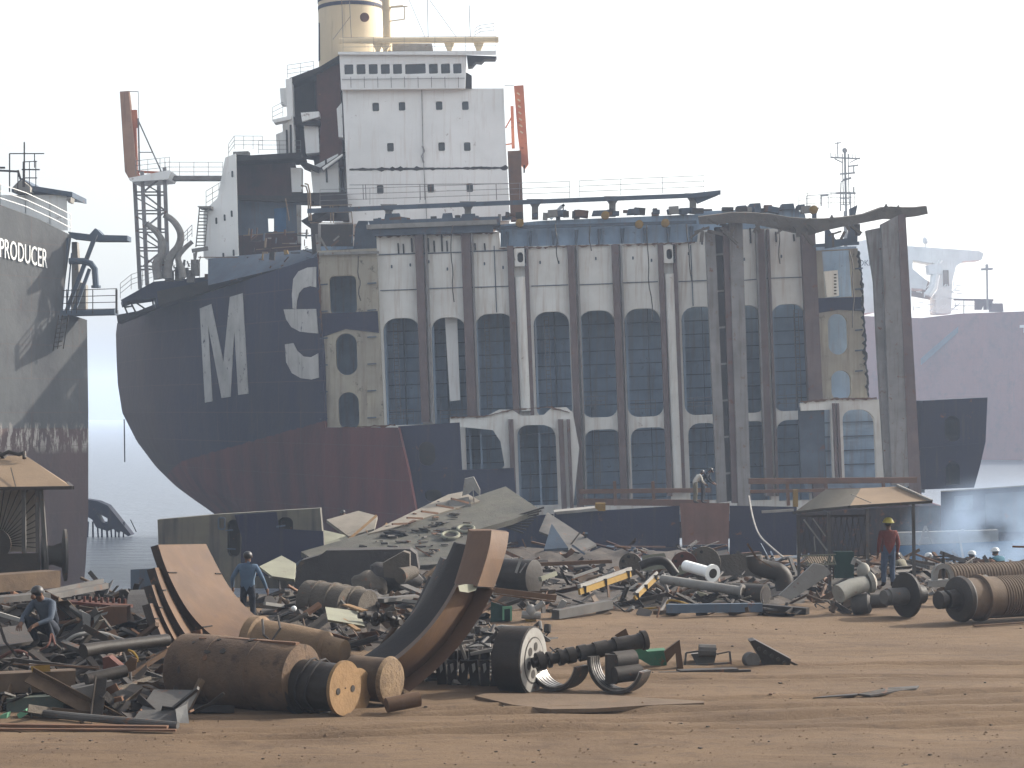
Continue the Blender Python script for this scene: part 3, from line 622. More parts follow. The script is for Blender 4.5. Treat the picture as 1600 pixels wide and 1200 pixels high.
# burnt cut line
random.seed(2)
up=[];dn=[]
for k in range(60):
    x=546+k*4.2; y=265-k*.045; b=random.choice((1,1,1.2,1.5,2,4)) ; up.append((x,y-1-b*random.uniform(.2,1))); dn.append((x,y+1+b*random.uniform(.1,.7)))
mb=Mb(mm['soot']); mb.pp(up+dn[::-1],AD-.02,.06); mb.build('burnt_seam',ship,'jagged scorched cut line across the white wall')
mb=Mb(mm['rail_grey']); mb.pbar(659,140,661,240,.9,AD-.05); mb.pbar(661,240,667,345,.9,AD-.06); mb.tube([P(660,228,AD-.2),P(663,236,AD-.2),P(659,244,AD-.2),P(662,254,AD-.2)],.06); mb.build('hanging_cable',ship)
mb=Mb(mm['rail_grey'])
for x in (567,571,656,663,775): mb.pbar(x,288,x+1,312,1.2,AD-1.5)
mb.pbar(546,289,795,287,1,AD-1.5); mb.build('railing',ship)
# bridge
bw=[(538,552),(557,571),(576,590),(595,609),(614,628),(633,665),(670,684),(689,703),(708,721)]
bh=[rr(a,100.5-(a-538)*.008,c,116-(a-538)*.008,1.5,n=2) for a,c in bw]
mb=Mb(mm['white_paint']); mb.pp([(530,84),(729,81),(727,138),(533,140)],AD-.6,.3,bh); mb.build('bridge_front',ship,'wheelhouse front with a row of dark windows')
for a,c in bw:
    y=100.5-(a-538)*.008; q=Mb(mm['glass_dark']); q.pp([(a-.5,y-.5),(c+.5,y-.5),(c+.5,y+16),(a-.5,y+16)],AD-.42,.05); 
    q.build('bridge_window',ship)
mb=Mb(mm['white_paint']); mb.hexa([P(532,86,AD-.3),P(727,84,AD-.3),P(725,139,AD-.3),P(534,140,AD-.3)],[P(532,86,AD-.3)+V((0,6,0)),P(727,84,AD-.3)+V((0,6,0)),P(725,139,AD-.3)+V((0,6,0)),P(534,140,AD-.3)+V((0,6,0))])
mb.mat(mm['rail_grey'])
for x in range(548,720,21): mb.pbar(x,120,x+.5,137,.8,AD-.72)
mb.pbar(534,124,726,122,.8,AD-.72); mb.build('wheelhouse',ship)
mb=Mb(mm['white_paint']); mb.hexa([P(528,81,AD-.9),P(775,79,AD-.9),P(775,86,AD-.9),P(528,85,AD-.9)],[P(528,81,AD+6),P(775,79,AD+6),P(775,86,AD+6),P(528,85,AD+6)])
mb.mat(mm['soot']); mb.pp([(729,86),(776,88),(774,92),(757,92),(752,97),(744,96),(738,103),(731,104)],AD-.7,1.2); mb.pp([(727,112),(737,118),(737,138),(727,138)],AD-.2,1); mb.build('bridge_roof',ship)
mb=Mb(mm['cream_paint']); mb.tube([P(530,64,AD+1),P(779,62,AD+1)],4.8*mpp(AD),10)
for x in (590,602,702,748): mb.pp([(x-8,67),(x+8,67),(x+3,80),(x-3,80)],AD+1,.3)
mb.build('roof_beam',ship,'long cream tube beam over the bridge roof'); 
mb=Mb(mm['light_steel']); mb.pp([(600,68),(675,68),(677,80),(604,80)],AD+2.5,.5); mb.build('roof_house',ship)
rail('railing',ship,[P(536,81,AD),P(775,79,AD)],1.0,2.2,.015)
rail('railing',ship,[P(742,60,AD+2),P(750,55,AD+2),P(772,52,AD+2)],.7,1.2,.018)
mb=Mb(mm['white_paint']); mb.mat(mm['rail_grey'])
for a in ((534,0,536,62),(545,-20,549,60),(668,0,669,60),(733,8,735,60)): mb.pbar(*a,1.0,AD+1)
for a in ((635,-10,664,58),(664,-10,713,58),(520,62,548,25),(612,70,560,110)): mb.pbar(*a,.7,AD+.5)
mb.build('aerial_wires',ship)
# funnel
mb=Mb(mm['cream_paint']); FDp=150; cx_=lambda y:547+.01*(y)
c0=P(550,118,FDp); c1=P(546,-28,FDp)
prof=[]; ax=(c1-c0).normalized(); L=(c1-c0).length; rad=50*mpp(FDp)
mb.lathe(c0,ax,[(0,rad*1.03),(L*.695,rad)],40); fn=mb.build('funnel',ship,'round cream funnel with dark blue bands')
mb=Mb(mm['navy']); mb.lathe(c0,ax,[(L*.695,rad*1.01),(L*.735,rad*1.01)],40); mb.lathe(c0,ax,[(L*.775,rad*1.015),(L*.93,rad*1.0)],40); mb.build('funnel_band',fn)
mb=Mb(mm['cream_paint']); mb.lathe(c0,ax,[(L*.735,rad),(L*.775,rad)],40); mb.build('funnel_collar',fn)
mb=Mb(mm['navy']); mb.pp([(c,0) for c in ()] or [P_ for P_ in [(497.5+9*math.cos(a),65+30*math.sin(a)) for a in [R(-90+18*k) for k in range(11)]]],FDp-.9,.9); mb.build('funnel_emblem',fn,'dark blue round emblem on the left flank of the funnel')
mb=Mb(mm['rust_red']); mb.lathe(P(569,28,FDp-rad-.3),(.2,-1,0),[(0,.30),(.25,.34),(.26,.22)],18); mb.build('funnel_port',fn)
mb=Mb(mm['cream_paint']); mb.tube([P(606,80,AD+2),P(603,-30,AD+2)],7*mpp(AD),12); mb.bar(P(600,12,AD+2),P(630,9,AD+2),.1)
for a in ((606,12,637,10),(632,10,632,30),(610,33,632,30),(585,8,600,12)): mb.pbar(*a,1.6,AD+1.8)
mb.build('foremast',ship,'cream mast beside the funnel')
# cut away left flank of the tower
wall('torn_flank',[(455,124),(500,104),(532,86),(538,345),(505,345),(490,250),(458,245)],AD+3.2,.3,'burnt_red',label='soot blackened dark red inside of the torn flank')
wall('red_partition',[(494,112),(530,100),(536,260),(500,262)],AD+1.2,1.9,'rust_red')
wall('dark_compartment',[(458,130),(490,118),(494,195),(460,190)],AD+2.6,.5,'soot')
mb=Mb(mm['soot']); 
for p in ([(452,122),(500,104),(533,84),(535,90),(500,112),(456,130)],[(458,182),(500,188),(500,196),(460,194)],[(500,262),(545,232),(545,238),(505,268)],[(470,345),(540,305),(545,312),(480,352)],[(470,250),(500,262),(498,270),(470,258)]): mb=Mb(mm['soot']); mb.pp(p,AD+.6,2.6); mb.build('deck_slab',ship)
mb=Mb(mm['white_paint']); 
for p,d in (([(446,124),(456,122),(460,240),(451,240)],.5),([(441,185),(459,182),(459,240),(443,240)],1.5),([(431,210),(443,205),(445,240),(433,240)],2.5),([(474,190),(500,180),(500,238),(478,240)],1.2),([(470,176),(498,174),(499,182),(472,190)],.2),([(425,187),(455,180),(455,186),(428,192)],.0),([(485,262),(528,240),(530,300),(490,310)],1.0),([(437,138),(447,137),(447,163),(439,163)],1.0),([(454,262),(471,262),(471,300),(456,300)],.4),([(526,170),(534,160),(536,215),(529,214)],.6),([(503,262),(535,240),(535,243),(505,266)],.1)): mb=Mb(mm['white_paint']); mb.pp(p,AD+d,1.2); mb.build('wall_remnant',ship,'white wall scrap left on the torn flank')
mb=Mb(mm['soot'])
for a in ((448,203,449,240),(509,248,511,285),(454,195,455,240)): mb.pbar(*a,3,AD+.2)
mb.build('door_slot',ship)
rail('railing',ship,[P(449,122,AD+1),P(490,116,AD+1)],.9,1.2,.018); rail('railing',ship,[P(426,190,AD+1),P(442,182,AD+1)],1.0,.7,.018); rail('railing',ship,[P(404,240,AD+1),P(470,240,AD+1)],.9,1.2,.018)
# lower deck house with burnt rooms
wall('deckhouse_side',[(318,330),(352,298),(352,246),(368,240),(372,398),(322,405),(318,402)],AD-3,.4,'white_paint',label='white flank wall of the lower deck house')
mb=Mb(mm['white_paint']); mb.hexa([P(352,246,AD-2.6),P(368,242,AD-2.6),P(372,398,AD-2.6),P(322,402,AD-2.6)],[P(352,246,AD+5),P(368,242,AD+5),P(372,398,AD+5),P(322,402,AD+5)]); mb.build('deckhouse_body',ship)
for x,y in ((363,272),(362,334),(351,340),(338,345),(365,395),(349,400)): mb=Mb(mm['glass_dark']); mb.pp(rr(x-1.5,y-5,x+1.5,y+5,1,n=2),AD-3.03,.05); mb.build('slot_window',ship)

wall('burnt_room',[(368,248),(458,244),(474,306),(370,310)],AD+.5,.3,'burnt_red',label='burnt dark red room open to the air')
wall('blue_room',[(370,308),(425,306),(470,312),(470,366),(372,368)],AD-1,.3,'blue_paint' if 0 else 'steel_bluegrey',[[(418,341),(428,341),(428,362),(419,362)]],'blue grey cabin wall with a doorway open to the sky')
wall('blue_panel',[(428,326),(447,324),(447,362),(430,362)],AD-1.06,.05,'blue_paint')
wall('lower_engine_casing',[(372,368),(470,364),(470,400),(374,408)],AD-1.2,.3,'burnt_red')
mb=Mb(mm['soot']); mb.pp([(366,244),(470,238),(472,246),(366,252)],AD-2,4); mb.build('deck_slab',ship); mb=Mb(mm['soot']); mb.pp([(370,305),(462,306),(490,312),(490,316),(372,312)],AD-2,2.4); mb.build('deck_slab',ship); mb=Mb(mm['soot']); mb.pp([(456,302),(540,300),(545,345),(535,345),(530,320),(456,318)],AD-.8,1); mb.build('deck_slab',ship)
mb=Mb(mm['light_steel']); mb.pbar(388,249,430,247,2.5,AD-1); mb.build('pipe',ship); mb=Mb(mm['light_steel']); mb.pp([(364,237),(388,236),(388,242),(364,242)],AD-1,1); mb.build('roof_box',ship); mb=Mb(mm['light_steel']); mb.pp([(463,320),(470,320),(470,380),(465,380)],AD-3.5,.4); mb.build('fittings',ship)
rail('railing',ship,[P(357,246,AD-2),P(366,233,AD-2),P(410,233,AD)],.9,.8,.018); rail('railing',ship,[P(322,326,AD-2),P(352,308,AD-2)],1.2,.6,.018)
rail('bridge_railing',ship,[P(258,276,AD),P(348,276,AD)],1.0,1.0,.018)
mb=Mb(mm['light_steel']); mb.pbar(262,279,352,279,6.5,AD,h=1.0); mb.build('access_gangway',ship,'horizontal gangway from the crane tower to the deck house')
# outside stair
mb=Mb(mm['light_steel']); mb.pbar(312,322,306,386,1.6,AD-4); mb.pbar(326,322,320,386,1.6,AD-4)
for k in range(12): mb.pbar(312-k*.5,325+k*5.3,326-k*.5,325+k*5.3,1.2,AD-4,h=.3)
mb.pp([(308,322),(330,322),(330,326),(312,326)],AD-4,1); mb.pbar(300,392,325,388,6,AD-4); mb.build('stairway',ship,'steep outside stair on the deck house')
# crane tower lattice
mb=Mb(mm['rail_grey'])
legs=[((210,278),(219,452)),((222,268),(230,446)),((248,272),(250,420)),((257,262),(263,440))]
for i,((a,b_),(c,d)) in enumerate(legs): mb.pbar(a,b_,c,d,5.5,AD+(0,-1.6,2,-1.6)[i])
for k in range(5):
    y=300+k*29; mb.pbar(212+k*1.5,y,258+k*1.2,y,2.2,AD-.4); mb.pbar(214+k*1.5,y+5,259+k*1.2,y+5,2.2,AD+.4)
    (mb.pbar(224,y,256,y-26,2.6,AD-1.5) if k%2==0 else mb.pbar(224,y-26,258,y,2.6,AD-1.5)); mb.pbar(213,y-20,248,y,2,AD+1)
mb.mat(mm['white_paint']); mb.pp([(201,278),(263,266),(268,268),(262,280),(206,284)],AD-2,3); mb.build('crane_tower',ship,'pale lattice tower carrying the orange lifeboat ramp')
rail('railing',ship,[P(212,274,AD-1),P(250,270,AD-1.5),P(265,268,AD)],1.0,.9,.018)
def davit(face,edge,arms,label):
    q=Mb(mm['cream_paint']); q.mat(mm['davit_tan']); q.pp(face,AD-1,.5); q.mat(mm['white_paint']); q.pp(edge,AD-.4,.4); q.mat(mm['orange_paint'])
    for a in arms: q.pbar(*a,AD-.6)
    q.mat(mm['rust_brown']); return q.build('lifeboat_davit',ship,label)
davit([(187,143),(201,142),(213,262),(215,275),(203,282),(195,268)],[(201,142),(203,142),(216,250),(213,262)],[(209,172,212,270,6.5),(212,172,214,200,4),(206,262,214,276,10),(214,268,250,270,3.5),(206,240,212,236,3)],'tan and orange lifeboat ramp raised at the left')
mb=Mb(mm['rail_grey']); mb.pbar(215,186,252,268,2,AD-1); mb.pbar(216,185,218,268,2.4,AD-1); mb.pbar(217,238,238,238,1.4,AD-1); mb.pbar(201,143,216,143,1,AD-1); mb.pbar(216,143,217,186,.8,AD-1); mb.build('davit_brace',ship)
q=Mb(mm['orange_paint']); q.pp([(803,134),(818,133),(826,256),(820,264),(815,258),(809,210)],AD+2,.6); 
for a in ((800,166,802,232,5),(801,180,790,200,2),(790,226,804,224,2)): q.pbar(*a,AD+1.8)
q.mat(mm['cream_paint'])
for k in range(7): q.pbar(808+k*.8,145+k*10,812+k*.8,148+k*10,2,AD+1.9)
q.mat(mm['rail_grey']); q.pbar(788,134,803,134,1,AD+2); q.mat(mm['dark_steel']); q.pbar(819,258,819,270,2.5,AD+2)
q.build('lifeboat_davit',ship,'orange lifeboat ramp at the right side of the tower')
wall('brown_pier',[(793,236),(814,235),(818,344),(798,344)],AD+.6,1.5,'rust_brown')
# gooseneck vents
def goose(pts,r0,r1):
    q=Mb(mm['light_steel']); c=chaikin([P(x,y,AD-6) for x,y in pts],2); q.tube(c,[lerp(r0,r1,i/(len(c)-1))*mpp(AD) for i in range(len(c))],10); q.mat(mm['dark_steel']); q.tube([c[0]+(c[0]-c[1])*.6,c[0]],r0*1.25*mpp(AD),10); return q.build('gooseneck_vent',ship)
goose([(258,336),(272,345),(284,365),(280,385),(268,398),(262,415),(262,435)],4.5,7)
goose([(230,350),(245,362),(256,380),(252,400),(244,415),(248,436)],4,7)
goose([(300,378),(288,388),(276,402),(284,420),(286,434)],3,6); goose([(246,402),(240,412),(244,436)],3,4)
mb=Mb(mm['light_steel']); random.seed(8)
for k in range(22): x=random.uniform(245,312); y=random.uniform(408,434); mb.pbar(x,y,x+random.uniform(-6,6),y+random.uniform(-22,8),random.uniform(1.5,4),AD-5.5)
for k in range(8): mb.box(P(random.uniform(255,312),random.uniform(418,432),AD-5),(.5,.5,random.uniform(.4,1.1)))
mb.build('winch_fittings',ship)
rail('railing',ship,[P(286,384,AD-4),P(300,370,AD-4)],.8,.5,.02)
# yellow pipework and deck machinery before the tower
mb=Mb(mm['roof_tan']); PD2=130
for pts in ([(470,290),(478,291),(481,300),(483,345)],[(476,287),(481,288),(484,300),(486,345)]): mb.ptube([(x,y) for x,y in pts],PD2,1.4,6)
for a in ((484,322,550,320),(484,332,548,331),(548,322,551,350),(516,322,517,348),(520,322,521,348),(446,310,452,345),(484,348,550,349),(380,368,460,362),(400,390,470,384),(310,402,372,402)): mb.pbar(*a,1.4,PD2)
mb.build('yellow_pipework',ship)
mb=Mb(mm['steel_bluegrey']); mb.pp([(498,400),(590,396),(590,352),(575,352),(575,345),(560,345),(555,355),(552,388),(500,392)],SD+2,1.5); mb.mat(mm['dark_steel']); mb.pp([(485,350),(552,350),(552,400),(488,400)],SD+6,.5)
mb.mat(mm['light_steel'])
for a in ((494,366,497,398,3),(497,366,516,398,3),(499,350,499,400,4)): mb.pbar(*a,SD+1)
mb.pbar(498,397,592,394,4,SD-.2); mb.build('mooring_deck',ship)
random.seed(21); mb=Mb()
for k in range(60):
    x=random.uniform(385,560); y=random.uniform(362,400); mb.mat(mm[random.choice(['light_steel','dark_steel','roof_tan','steel_bluegrey','rust_brown'])]); a=random.choice((0,1.5,.7)); L=random.uniform(5,18)
    mb.pbar(x,y,x+L*math.cos(a),y-L*math.sin(a),random.uniform(1,3),random.uniform(126,134))
mb.build('deck_debris',ship)['kind']='stuff'
# clutter along the top of the bulkhead
random.seed(31); mb=Mb()
for k in range(60):
    x=random.uniform(585,1260); y=345-(x-600)*.028-random.uniform(-2,4); mb.mat(mm[random.choice(['light_steel','dark_steel','rust_brown','steel_bluegrey','steel_bluegrey'])])
    mb.box(P(x,y,SD+random.uniform(.2,2)),(random.uniform(.15,.7),.5,random.uniform(.15,.45)),Matrix.Rotation(random.uniform(-.2,.2),3,'Y'))
mb.build('deck_debris',ship)['kind']='stuff'
# ================================================================ neighbouring ship at the left
def lpD(x,y=0): return 1/(1/118+(1/113-1/118)/137*(137-x))   # flat side receding to the right
ls=thing('cargo_ship','grey hulled ship at the left edge with PRODUCER lettered on its side','ship',(-26,112,-1))
hl=bpy.data.materials.new('grey_hull_paint'); hl.use_nodes=True; hl.node_tree.nodes['Principled BSDF'].inputs['Roughness'].default_value=.6
hull_nodes(hl,((.082,.085,.086),(.060,.062,.064)),((.095,.060,.055),(.062,.045,.042)),4.85,-.012,None,((.30,.28,.25),-.55,.9),sc=.4)
f=lambda pts:[P(x,y,lpD(x)) for x,y in pts]
mb=Mb(hl); mb.prism([f([(-70,296),(0,320),(60,342),(112,368),(104,425),(95,492),(118,494),(136,500),(138,640),(138,800),(134,880),(128,945),(-70,985)])],(-5,16,0)); mb.build('hull_side',ls,'sunlit grey hull above dull red and peeling white boot top')
mb=Mb(hl); mb.mat(mm['bulk_white'])
me=text_mesh('PRODUCER',1,mm['white_paint'],.02); import numpy as np
o=bpy.data.objects.new('hull_lettering',me); SC.collection.objects.link(o); o.parent=ls
p0=P(-2,401,lpD(-2)); p1=P(73,419,lpD(73)); ux=(p1-p0); wd=max(v.co.x for v in me.vertices); ux/=wd
uy=(P(-2,370,lpD(-2))-p0)/.72; nn=ux.cross(uy).normalized(); nn=-nn if nn.x<0 else nn
for v in me.vertices: c=v.co.copy(); v.co=p0+ux*c.x+uy*c.y+nn*(.04+c.z)-wl[ls.name]
o['label']='white capital lettering PRODUCER'
g=[P(x,y,lpD(x)+.2) for x,y in ((-40,306),(0,320),(40,333),(78,350),(110,366))]
rail('bulwark_railing',ls,g,1.15,1.3,.028,mm['white_paint'])
mb=Mb(mm['white_paint']); mb.hexa([P(-30,305,120),P(104,304,120),P(106,360,120),P(-30,360,120)],[P(-30,305,127),P(104,304,127),P(106,360,127),P(-30,360,127)]); mb.mat(mm['steel_bluegrey'])
mb.pp([(18,294),(34,278),(50,290),(113,300),(113,308),(104,306),(60,300),(18,300)],119.6,4); mb.mat(mm['light_steel']); mb.pp([(22,290),(34,281),(47,292),(47,300),(22,300)],119,1); mb.pp([(104,308),(111,308),(110,316),(106,316)],119.4,1); mb.build('deck_house',ls,'pale grey deck house behind the railing')
mb=Mb(mm['dark_steel'])
for a in ((38,222,38,292,2),(15,240,69,240,1.6),(15,240,15,300,1.8),(54,240,54,262,1.4),(34,265,62,265,2),(36,253,36,292,1.2),(46,252,46,290,1.2),(56,252,56,292,1.2),(36,253,58,252,1.4),(36,278,58,278,1.6),(-10,266,28,268,3),(28,266,32,280,3),(28,268,28,300,1.4),(0,262,8,262,3)): mb.pbar(*a,119)
mb.build('signal_mast',ls,'thin signal mast on the deck house roof')
mb=Mb(mm['steel_bluegrey']); D=117
mb.pp([(106,362),(140,366),(148,357),(150,357),(160,367),(199,368),(199,376),(150,376),(140,375),(112,372)],D,1.2)
for a in ((150,366,102,492,6),(140,420,114,492,5),(106,372,96,492,3),(112,395,103,492,2)): mb.pbar(*a,D-.2)
mb.ptube([(108,408),(130,408),(142,412),(148,420),(150,448)],D-.3,5); mb.ptube([(150,446),(150,450)],D-.3,7.5); mb.pbar(95,490,182,488,8,D,h=1.2)
mb.mat(mm['light_steel']); mb.pp([(112,378),(120,378),(124,440),(134,445),(134,486),(112,488)],D+1,.6); mb.build('side_gantry',ls,'dark side gantry with a bent pipe jutting from the hull')
q=Mb(mm['dark_steel'])
for k in range(4): q.pbar(98,454+k*10,183,451+k*10.5,1.1,D-.6)
for x in (104,112,120,145,182): q.pbar(x,452,x,490,1.3 if x<180 else 3,D-.6)
q.build('gantry_railing',ls)
q=Mb(mm['dark_steel'])
for k in range(7): q.pbar(90-k*1.0,500+k*7,104-k*1.2,498+k*7,1.2,lpD(97)-.8)
for a in ((92,492,83,548),(98,492,90,545),(107,492,99,545)): q.pbar(*a,1.6,lpD(97)-.8)
q.build('side_ladder',ls)
# collapsed framework in the water
mb=Mb(mm['navy']); mb.pp([(134,780),(152,783),(168,790),(181,806),(205,836),(200,838),(186,828),(184,832),(176,826),(168,830),(150,824),(144,812),(134,806)],165,1.5,[[(150,800),(168,810),(168,818),(158,816)]])
for x in range(138,200,7): mb.pbar(x,815,x+random.uniform(-2,3),850,random.uniform(1.5,3),165.3)
mb.build('x'); bpy.data.objects['x'].name='sunken_framework'; o=bpy.data.objects['sunken_framework']; o['label']='dark torn steel framework half sunk in the water beside the grey ship'; o['category']='wreckage'
mb=Mb(mm['dark_steel']); mb.pbar(194,655,195,722,1.6,150); o=solo(mb,'hanging_rope','thin dark rope hanging from the stern of the cut ship','rope')
mb=Mb(mm['dark_steel']); mb.pbar(204,812,213,831,1.4,170,170); o=solo(mb,'mooring_stake','thin stake sticking up out of the water beside the wreckage','stake')
# ================================================================ tanker far behind on the right
TD=440.0
tk=thing('oil_tanker','far reddish brown tanker fading in haze behind the right edge, white bridge above','ship',(60,320,-1))
th=bpy.data.materials.new('tanker_paint'); th.use_nodes=True; th.node_tree.nodes['Principled BSDF'].inputs['Roughness'].default_value=.7
hull_nodes(th,((.22,.080,.062),(.16,.065,.055)),((.10,.11,.12),(.09,.10,.11)),-4.4,0,sc=.2)
def tD(x): return TD-(x-1340)*.05
mb=Mb(th); mb.prism([[P(x,y,tD(x)) for x,y in ((1300,492),(1440,497),(1500,490),(1640,485),(1900,480),(1900,728),(1300,728))]],(6,40,0)); mb.build('hull_side',tk)
mb=Mb(mm['steel_bluegrey']); mb.pp([(1440,560),(1500,508),(1520,492),(1528,492),(1440,570)],tD(1480)-1,.8); mb.build('hull_strip',tk,'slanting blue grey band on the brown hull')
mb=Mb(mm['white_paint']); mb.pp([(1594,508),(1610,507),(1610,520),(1600,520),(1600,512),(1594,512)],tD(1600)-.5,.4); mb.build('hull_mark',tk)
mb=Mb(mm['white_paint']); mb.prism([[P(x,y,TD+6) for x,y in ((1330,380),(1362,372),(1366,378),(1366,388),(1368,488),(1330,490))]],(0,14,0)); mb.build('accommodation_wall',tk)
me=text_mesh('OKIN',1,mm['soot'],.02); o=bpy.data.objects.new('wall_lettering',me); SC.collection.objects.link(o); o.parent=tk; pa=P(1341,415,TD+5.8); s_=P(1368,415,TD+5.8).x-pa.x; wd=max(v.co.x for v in me.vertices)
for v in me.vertices: c=v.co.copy(); v.co=pa+V((c.x*s_/wd,-c.z,c.y*s_/wd*1.15))-wl[tk.name]
o['label']='dark capital letters OKIN on the white wall'
mb=Mb(mm['white_paint']); mb.pp([(1415,384),(1530,392),(1537,396),(1534,406),(1505,408),(1494,416),(1488,440),(1486,490),(1462,490),(1462,412),(1426,406),(1426,420),(1450,440),(1446,452),(1424,450),(1424,480),(1410,490),(1400,490),(1395,384)],TD,6,[[(1430,407),(1462,409),(1450,432)]] and ()); mb.build('bridge_wing',tk,'white arched bridge wing with a rounded bracket')
mb=Mb(mm['roof_tan']); mb.pp([(1424,425),(1452,440),(1462,470),(1420,462)],TD+7,.5); mb.build('lit_wall',tk); mb=Mb(mm['roof_tan']); mb.pp([(1474,422),(1482,422),(1483,448),(1474,448)],TD-.3,.3); mb.build('lit_wall',tk)
mb=Mb(mm['white_paint']); mb.pp([(1450,414),(1470,411),(1472,428),(1452,428)],TD-3,3); mb.ptube([(1462,428),(1458,450),(1450,462)],TD-2,7); mb.ptube([(1466,414),(1470,406)],TD-2,3)
for k in range(60):
    x=random.uniform(1425,1500); y=random.uniform(445,488); mb.pbar(x,y,x+random.choice((0,9)),y+random.choice((-8,0,1)),1.2,TD-4)
mb.mat(mm['rust_red']); mb.pbar(1490,468,1552,469,3,TD); mb.pp([(1524,468),(1551,469),(1551,484),(1546,484),(1546,474),(1543,484),(1538,484),(1538,474),(1534,484),(1524,484)],TD,1); mb.pp([(1550,474),(1567,474),(1568,487),(1548,487)],TD-1,2)
mb.mat(mm['light_steel']); mb.pbar(1506,470,1506,490,1.3,TD-1); mb.pbar(1498,478,1524,478,1,TD-1); mb.build('deck_fittings',tk)
mb=Mb(mm['white_paint']); mb.ball(P(1446,376,TD),(5*mpp(TD),5*mpp(TD),6*mpp(TD))); mb.pbar(1446,382,1446,394,1.5,TD); mb.build('radar_dome',tk)
mb=Mb(mm['light_steel']); mb.pbar(1542,420,1543,484,2.6,TD-2); mb.pbar(1533,421,1551,420,3.5,TD-2); mb.pbar(1542,413,1542,422,4,TD-2); mb.build('deck_light_mast',tk)
rail('railing',tk,[P(1345,372,TD+6),P(1366,370,TD+6)],1.2,.8,.04)
# mast of a ship lying behind the cut hull
MD=260
mb=Mb(mm['white_paint']); mb.mat(mm['light_steel'])
for a in ((1320,236,1322,330,3),(1314,285,1313,330,1.6),(1329,300,1329,330,1.6),(1316,240,1318,320,1.4),(1325,240,1327,320,1.4),(1298,246,1344,248,2.2),(1309,222,1308,246,1.4),(1304,224,1314,223,1.6),(1312,272,1336,270,2.5),(1318,281,1330,278,3),(1326,260,1341,258,2.2),(1334,260,1334,270,1.8),(1306,302,1337,302,2.5),(1334,292,1334,302,2),(1314,284,1322,280,2),(1298,238,1298,247,1),(1304,248,1316,254,1.6),(1340,248,1328,254,1.4),(1312,310,1326,310,1.4),(1313,320,1326,320,1.4)): mb.pbar(*a,MD)
for k in range(9): mb.pbar(1300+k*5.3,240,1300+k*5.3,247,.8,MD)
mb.ball(P(1320,235,MD),4.2*mpp(MD)); mb.pbar(1260,306,1312,302,1,MD); mb.pbar(1260,306,1260,330,1,MD); mb.pbar(1282,306,1294,305,2.5,MD); mb.pbar(1283,306,1283,322,2,MD); mb.pbar(1294,304,1294,325,1,MD)
# its base reaches down to a hull hidden behind
mb.pbar(1321,330,1322,500,5,MD+1)
solo(mb,'signal_mast','white signal mast with radar arms rising behind the right end of the cut ship','mast')
# ================================================================ low hull pieces lying between the ship and the beach
q=thing('hull_bottom_section','low navy blue hull section with a rusty pink patch lying before the cut ship','hull piece',(6,92,-.5))
BD=92
mb=Mb(mm['navy']); mb.hexa([P(866,802,BD),P(1062,790,BD),P(1062,880,BD),P(866,900,BD)],[P(866,802,BD+6),P(1062,790,BD+6),P(1062,880,BD+6),P(866,900,BD+6)]); 
mb.hexa([P(640,822,BD+4),P(865,803,BD+4),P(865,900,BD+4),P(640,900,BD+4)],[P(640,822,BD+8),P(865,803,BD+8),P(865,900,BD+8),P(640,900,BD+8)])
mb.hexa([P(1140,790,BD),P(1245,792,BD),P(1245,890,BD),P(1140,880,BD)],[P(1140,790,BD+6),P(1245,792,BD+6),P(1245,890,BD+6),P(1140,880,BD+6)]); mb.build('shell_plating',q)
mb=Mb(M('wreck_dark',(.075,.05,.04),(.03,.03,.042),.7,rust=.4,streak=.5)); mb.hexa([P(1245.5,800,BD+1),P(1469,790,BD+1),P(1469,890,BD+1),P(1245.5,890,BD+1)],[P(1245.5,800,BD+5),P(1469,790,BD+5),P(1469,890,BD+5),P(1245.5,890,BD+5)]); mb.mat(mm['light_steel']); mb.pbar(1190,800,1240,797,4,BD-.4); mb.mat(mm['yellow_paint']); mb.pp([(1240,765),(1247,765),(1247,792),(1240,792)],BD+.5,.3); mb.build('wreck_wall',q,'brown torn plating behind the right shelter')
mb=Mb(M('pink_rust',(.24,.125,.10),(.15,.09,.07),1.2,rust=.25,streak=.5)); mb.hexa([P(1062,786,BD-.2),P(1140,786,BD-.2),P(1138,850,BD-.2),P(1066,852,BD-.2)],[P(1062,786,BD+5),P(1140,786,BD+5),P(1138,850,BD+5),P(1066,852,BD+5)]); mb.mat(mm['navy']); mb.hexa([P(1066,852.2,BD-.1),P(1138,850.2,BD-.1),P(1138,890,BD-.1),P(1066,890,BD-.1)],[P(1066,852.2,BD+5),P(1138,850.2,BD+5),P(1138,890,BD+5),P(1066,890,BD+5)]); mb.build('rusty_patch',q,'rusty pink plate patch on the navy side')
mb=Mb(mm['light_steel']); mb.pp([(866,800),(930,794),(935,798),(870,804)],BD-.3,2); mb.mat(mm['yellow_paint']); mb.box(P(938,792,BD),(.45,.4,.35)); mb.build('top_edge',q)
q=thing('hull_bottom_section','dark navy hull section lying at the right edge before open water','hull piece',(24,88,-.5))
mb=Mb(mm['navy']); D=88; mb.hexa([P(1470,768,D),P(1700,752,D),P(1700,860,D),P(1470,860,D)],[P(1470,768,D+7),P(1700,752,D+7),P(1700,860,D+7),P(1470,860,D+7)]); mb.build('shell_plating',q)
mb=Mb(mm['light_steel']); mb.pbar(1470,768,1700,752,1.6,D-.1); mb.mat(mm['steel_bluegrey']); mb.pp([(1492,776),(1520,774),(1520,796),(1492,797)],D-.1,.1); mb.pp([(1540,772),(1620,767),(1620,830),(1540,832)],D-.06,.1); mb.build('edge_trim',q)
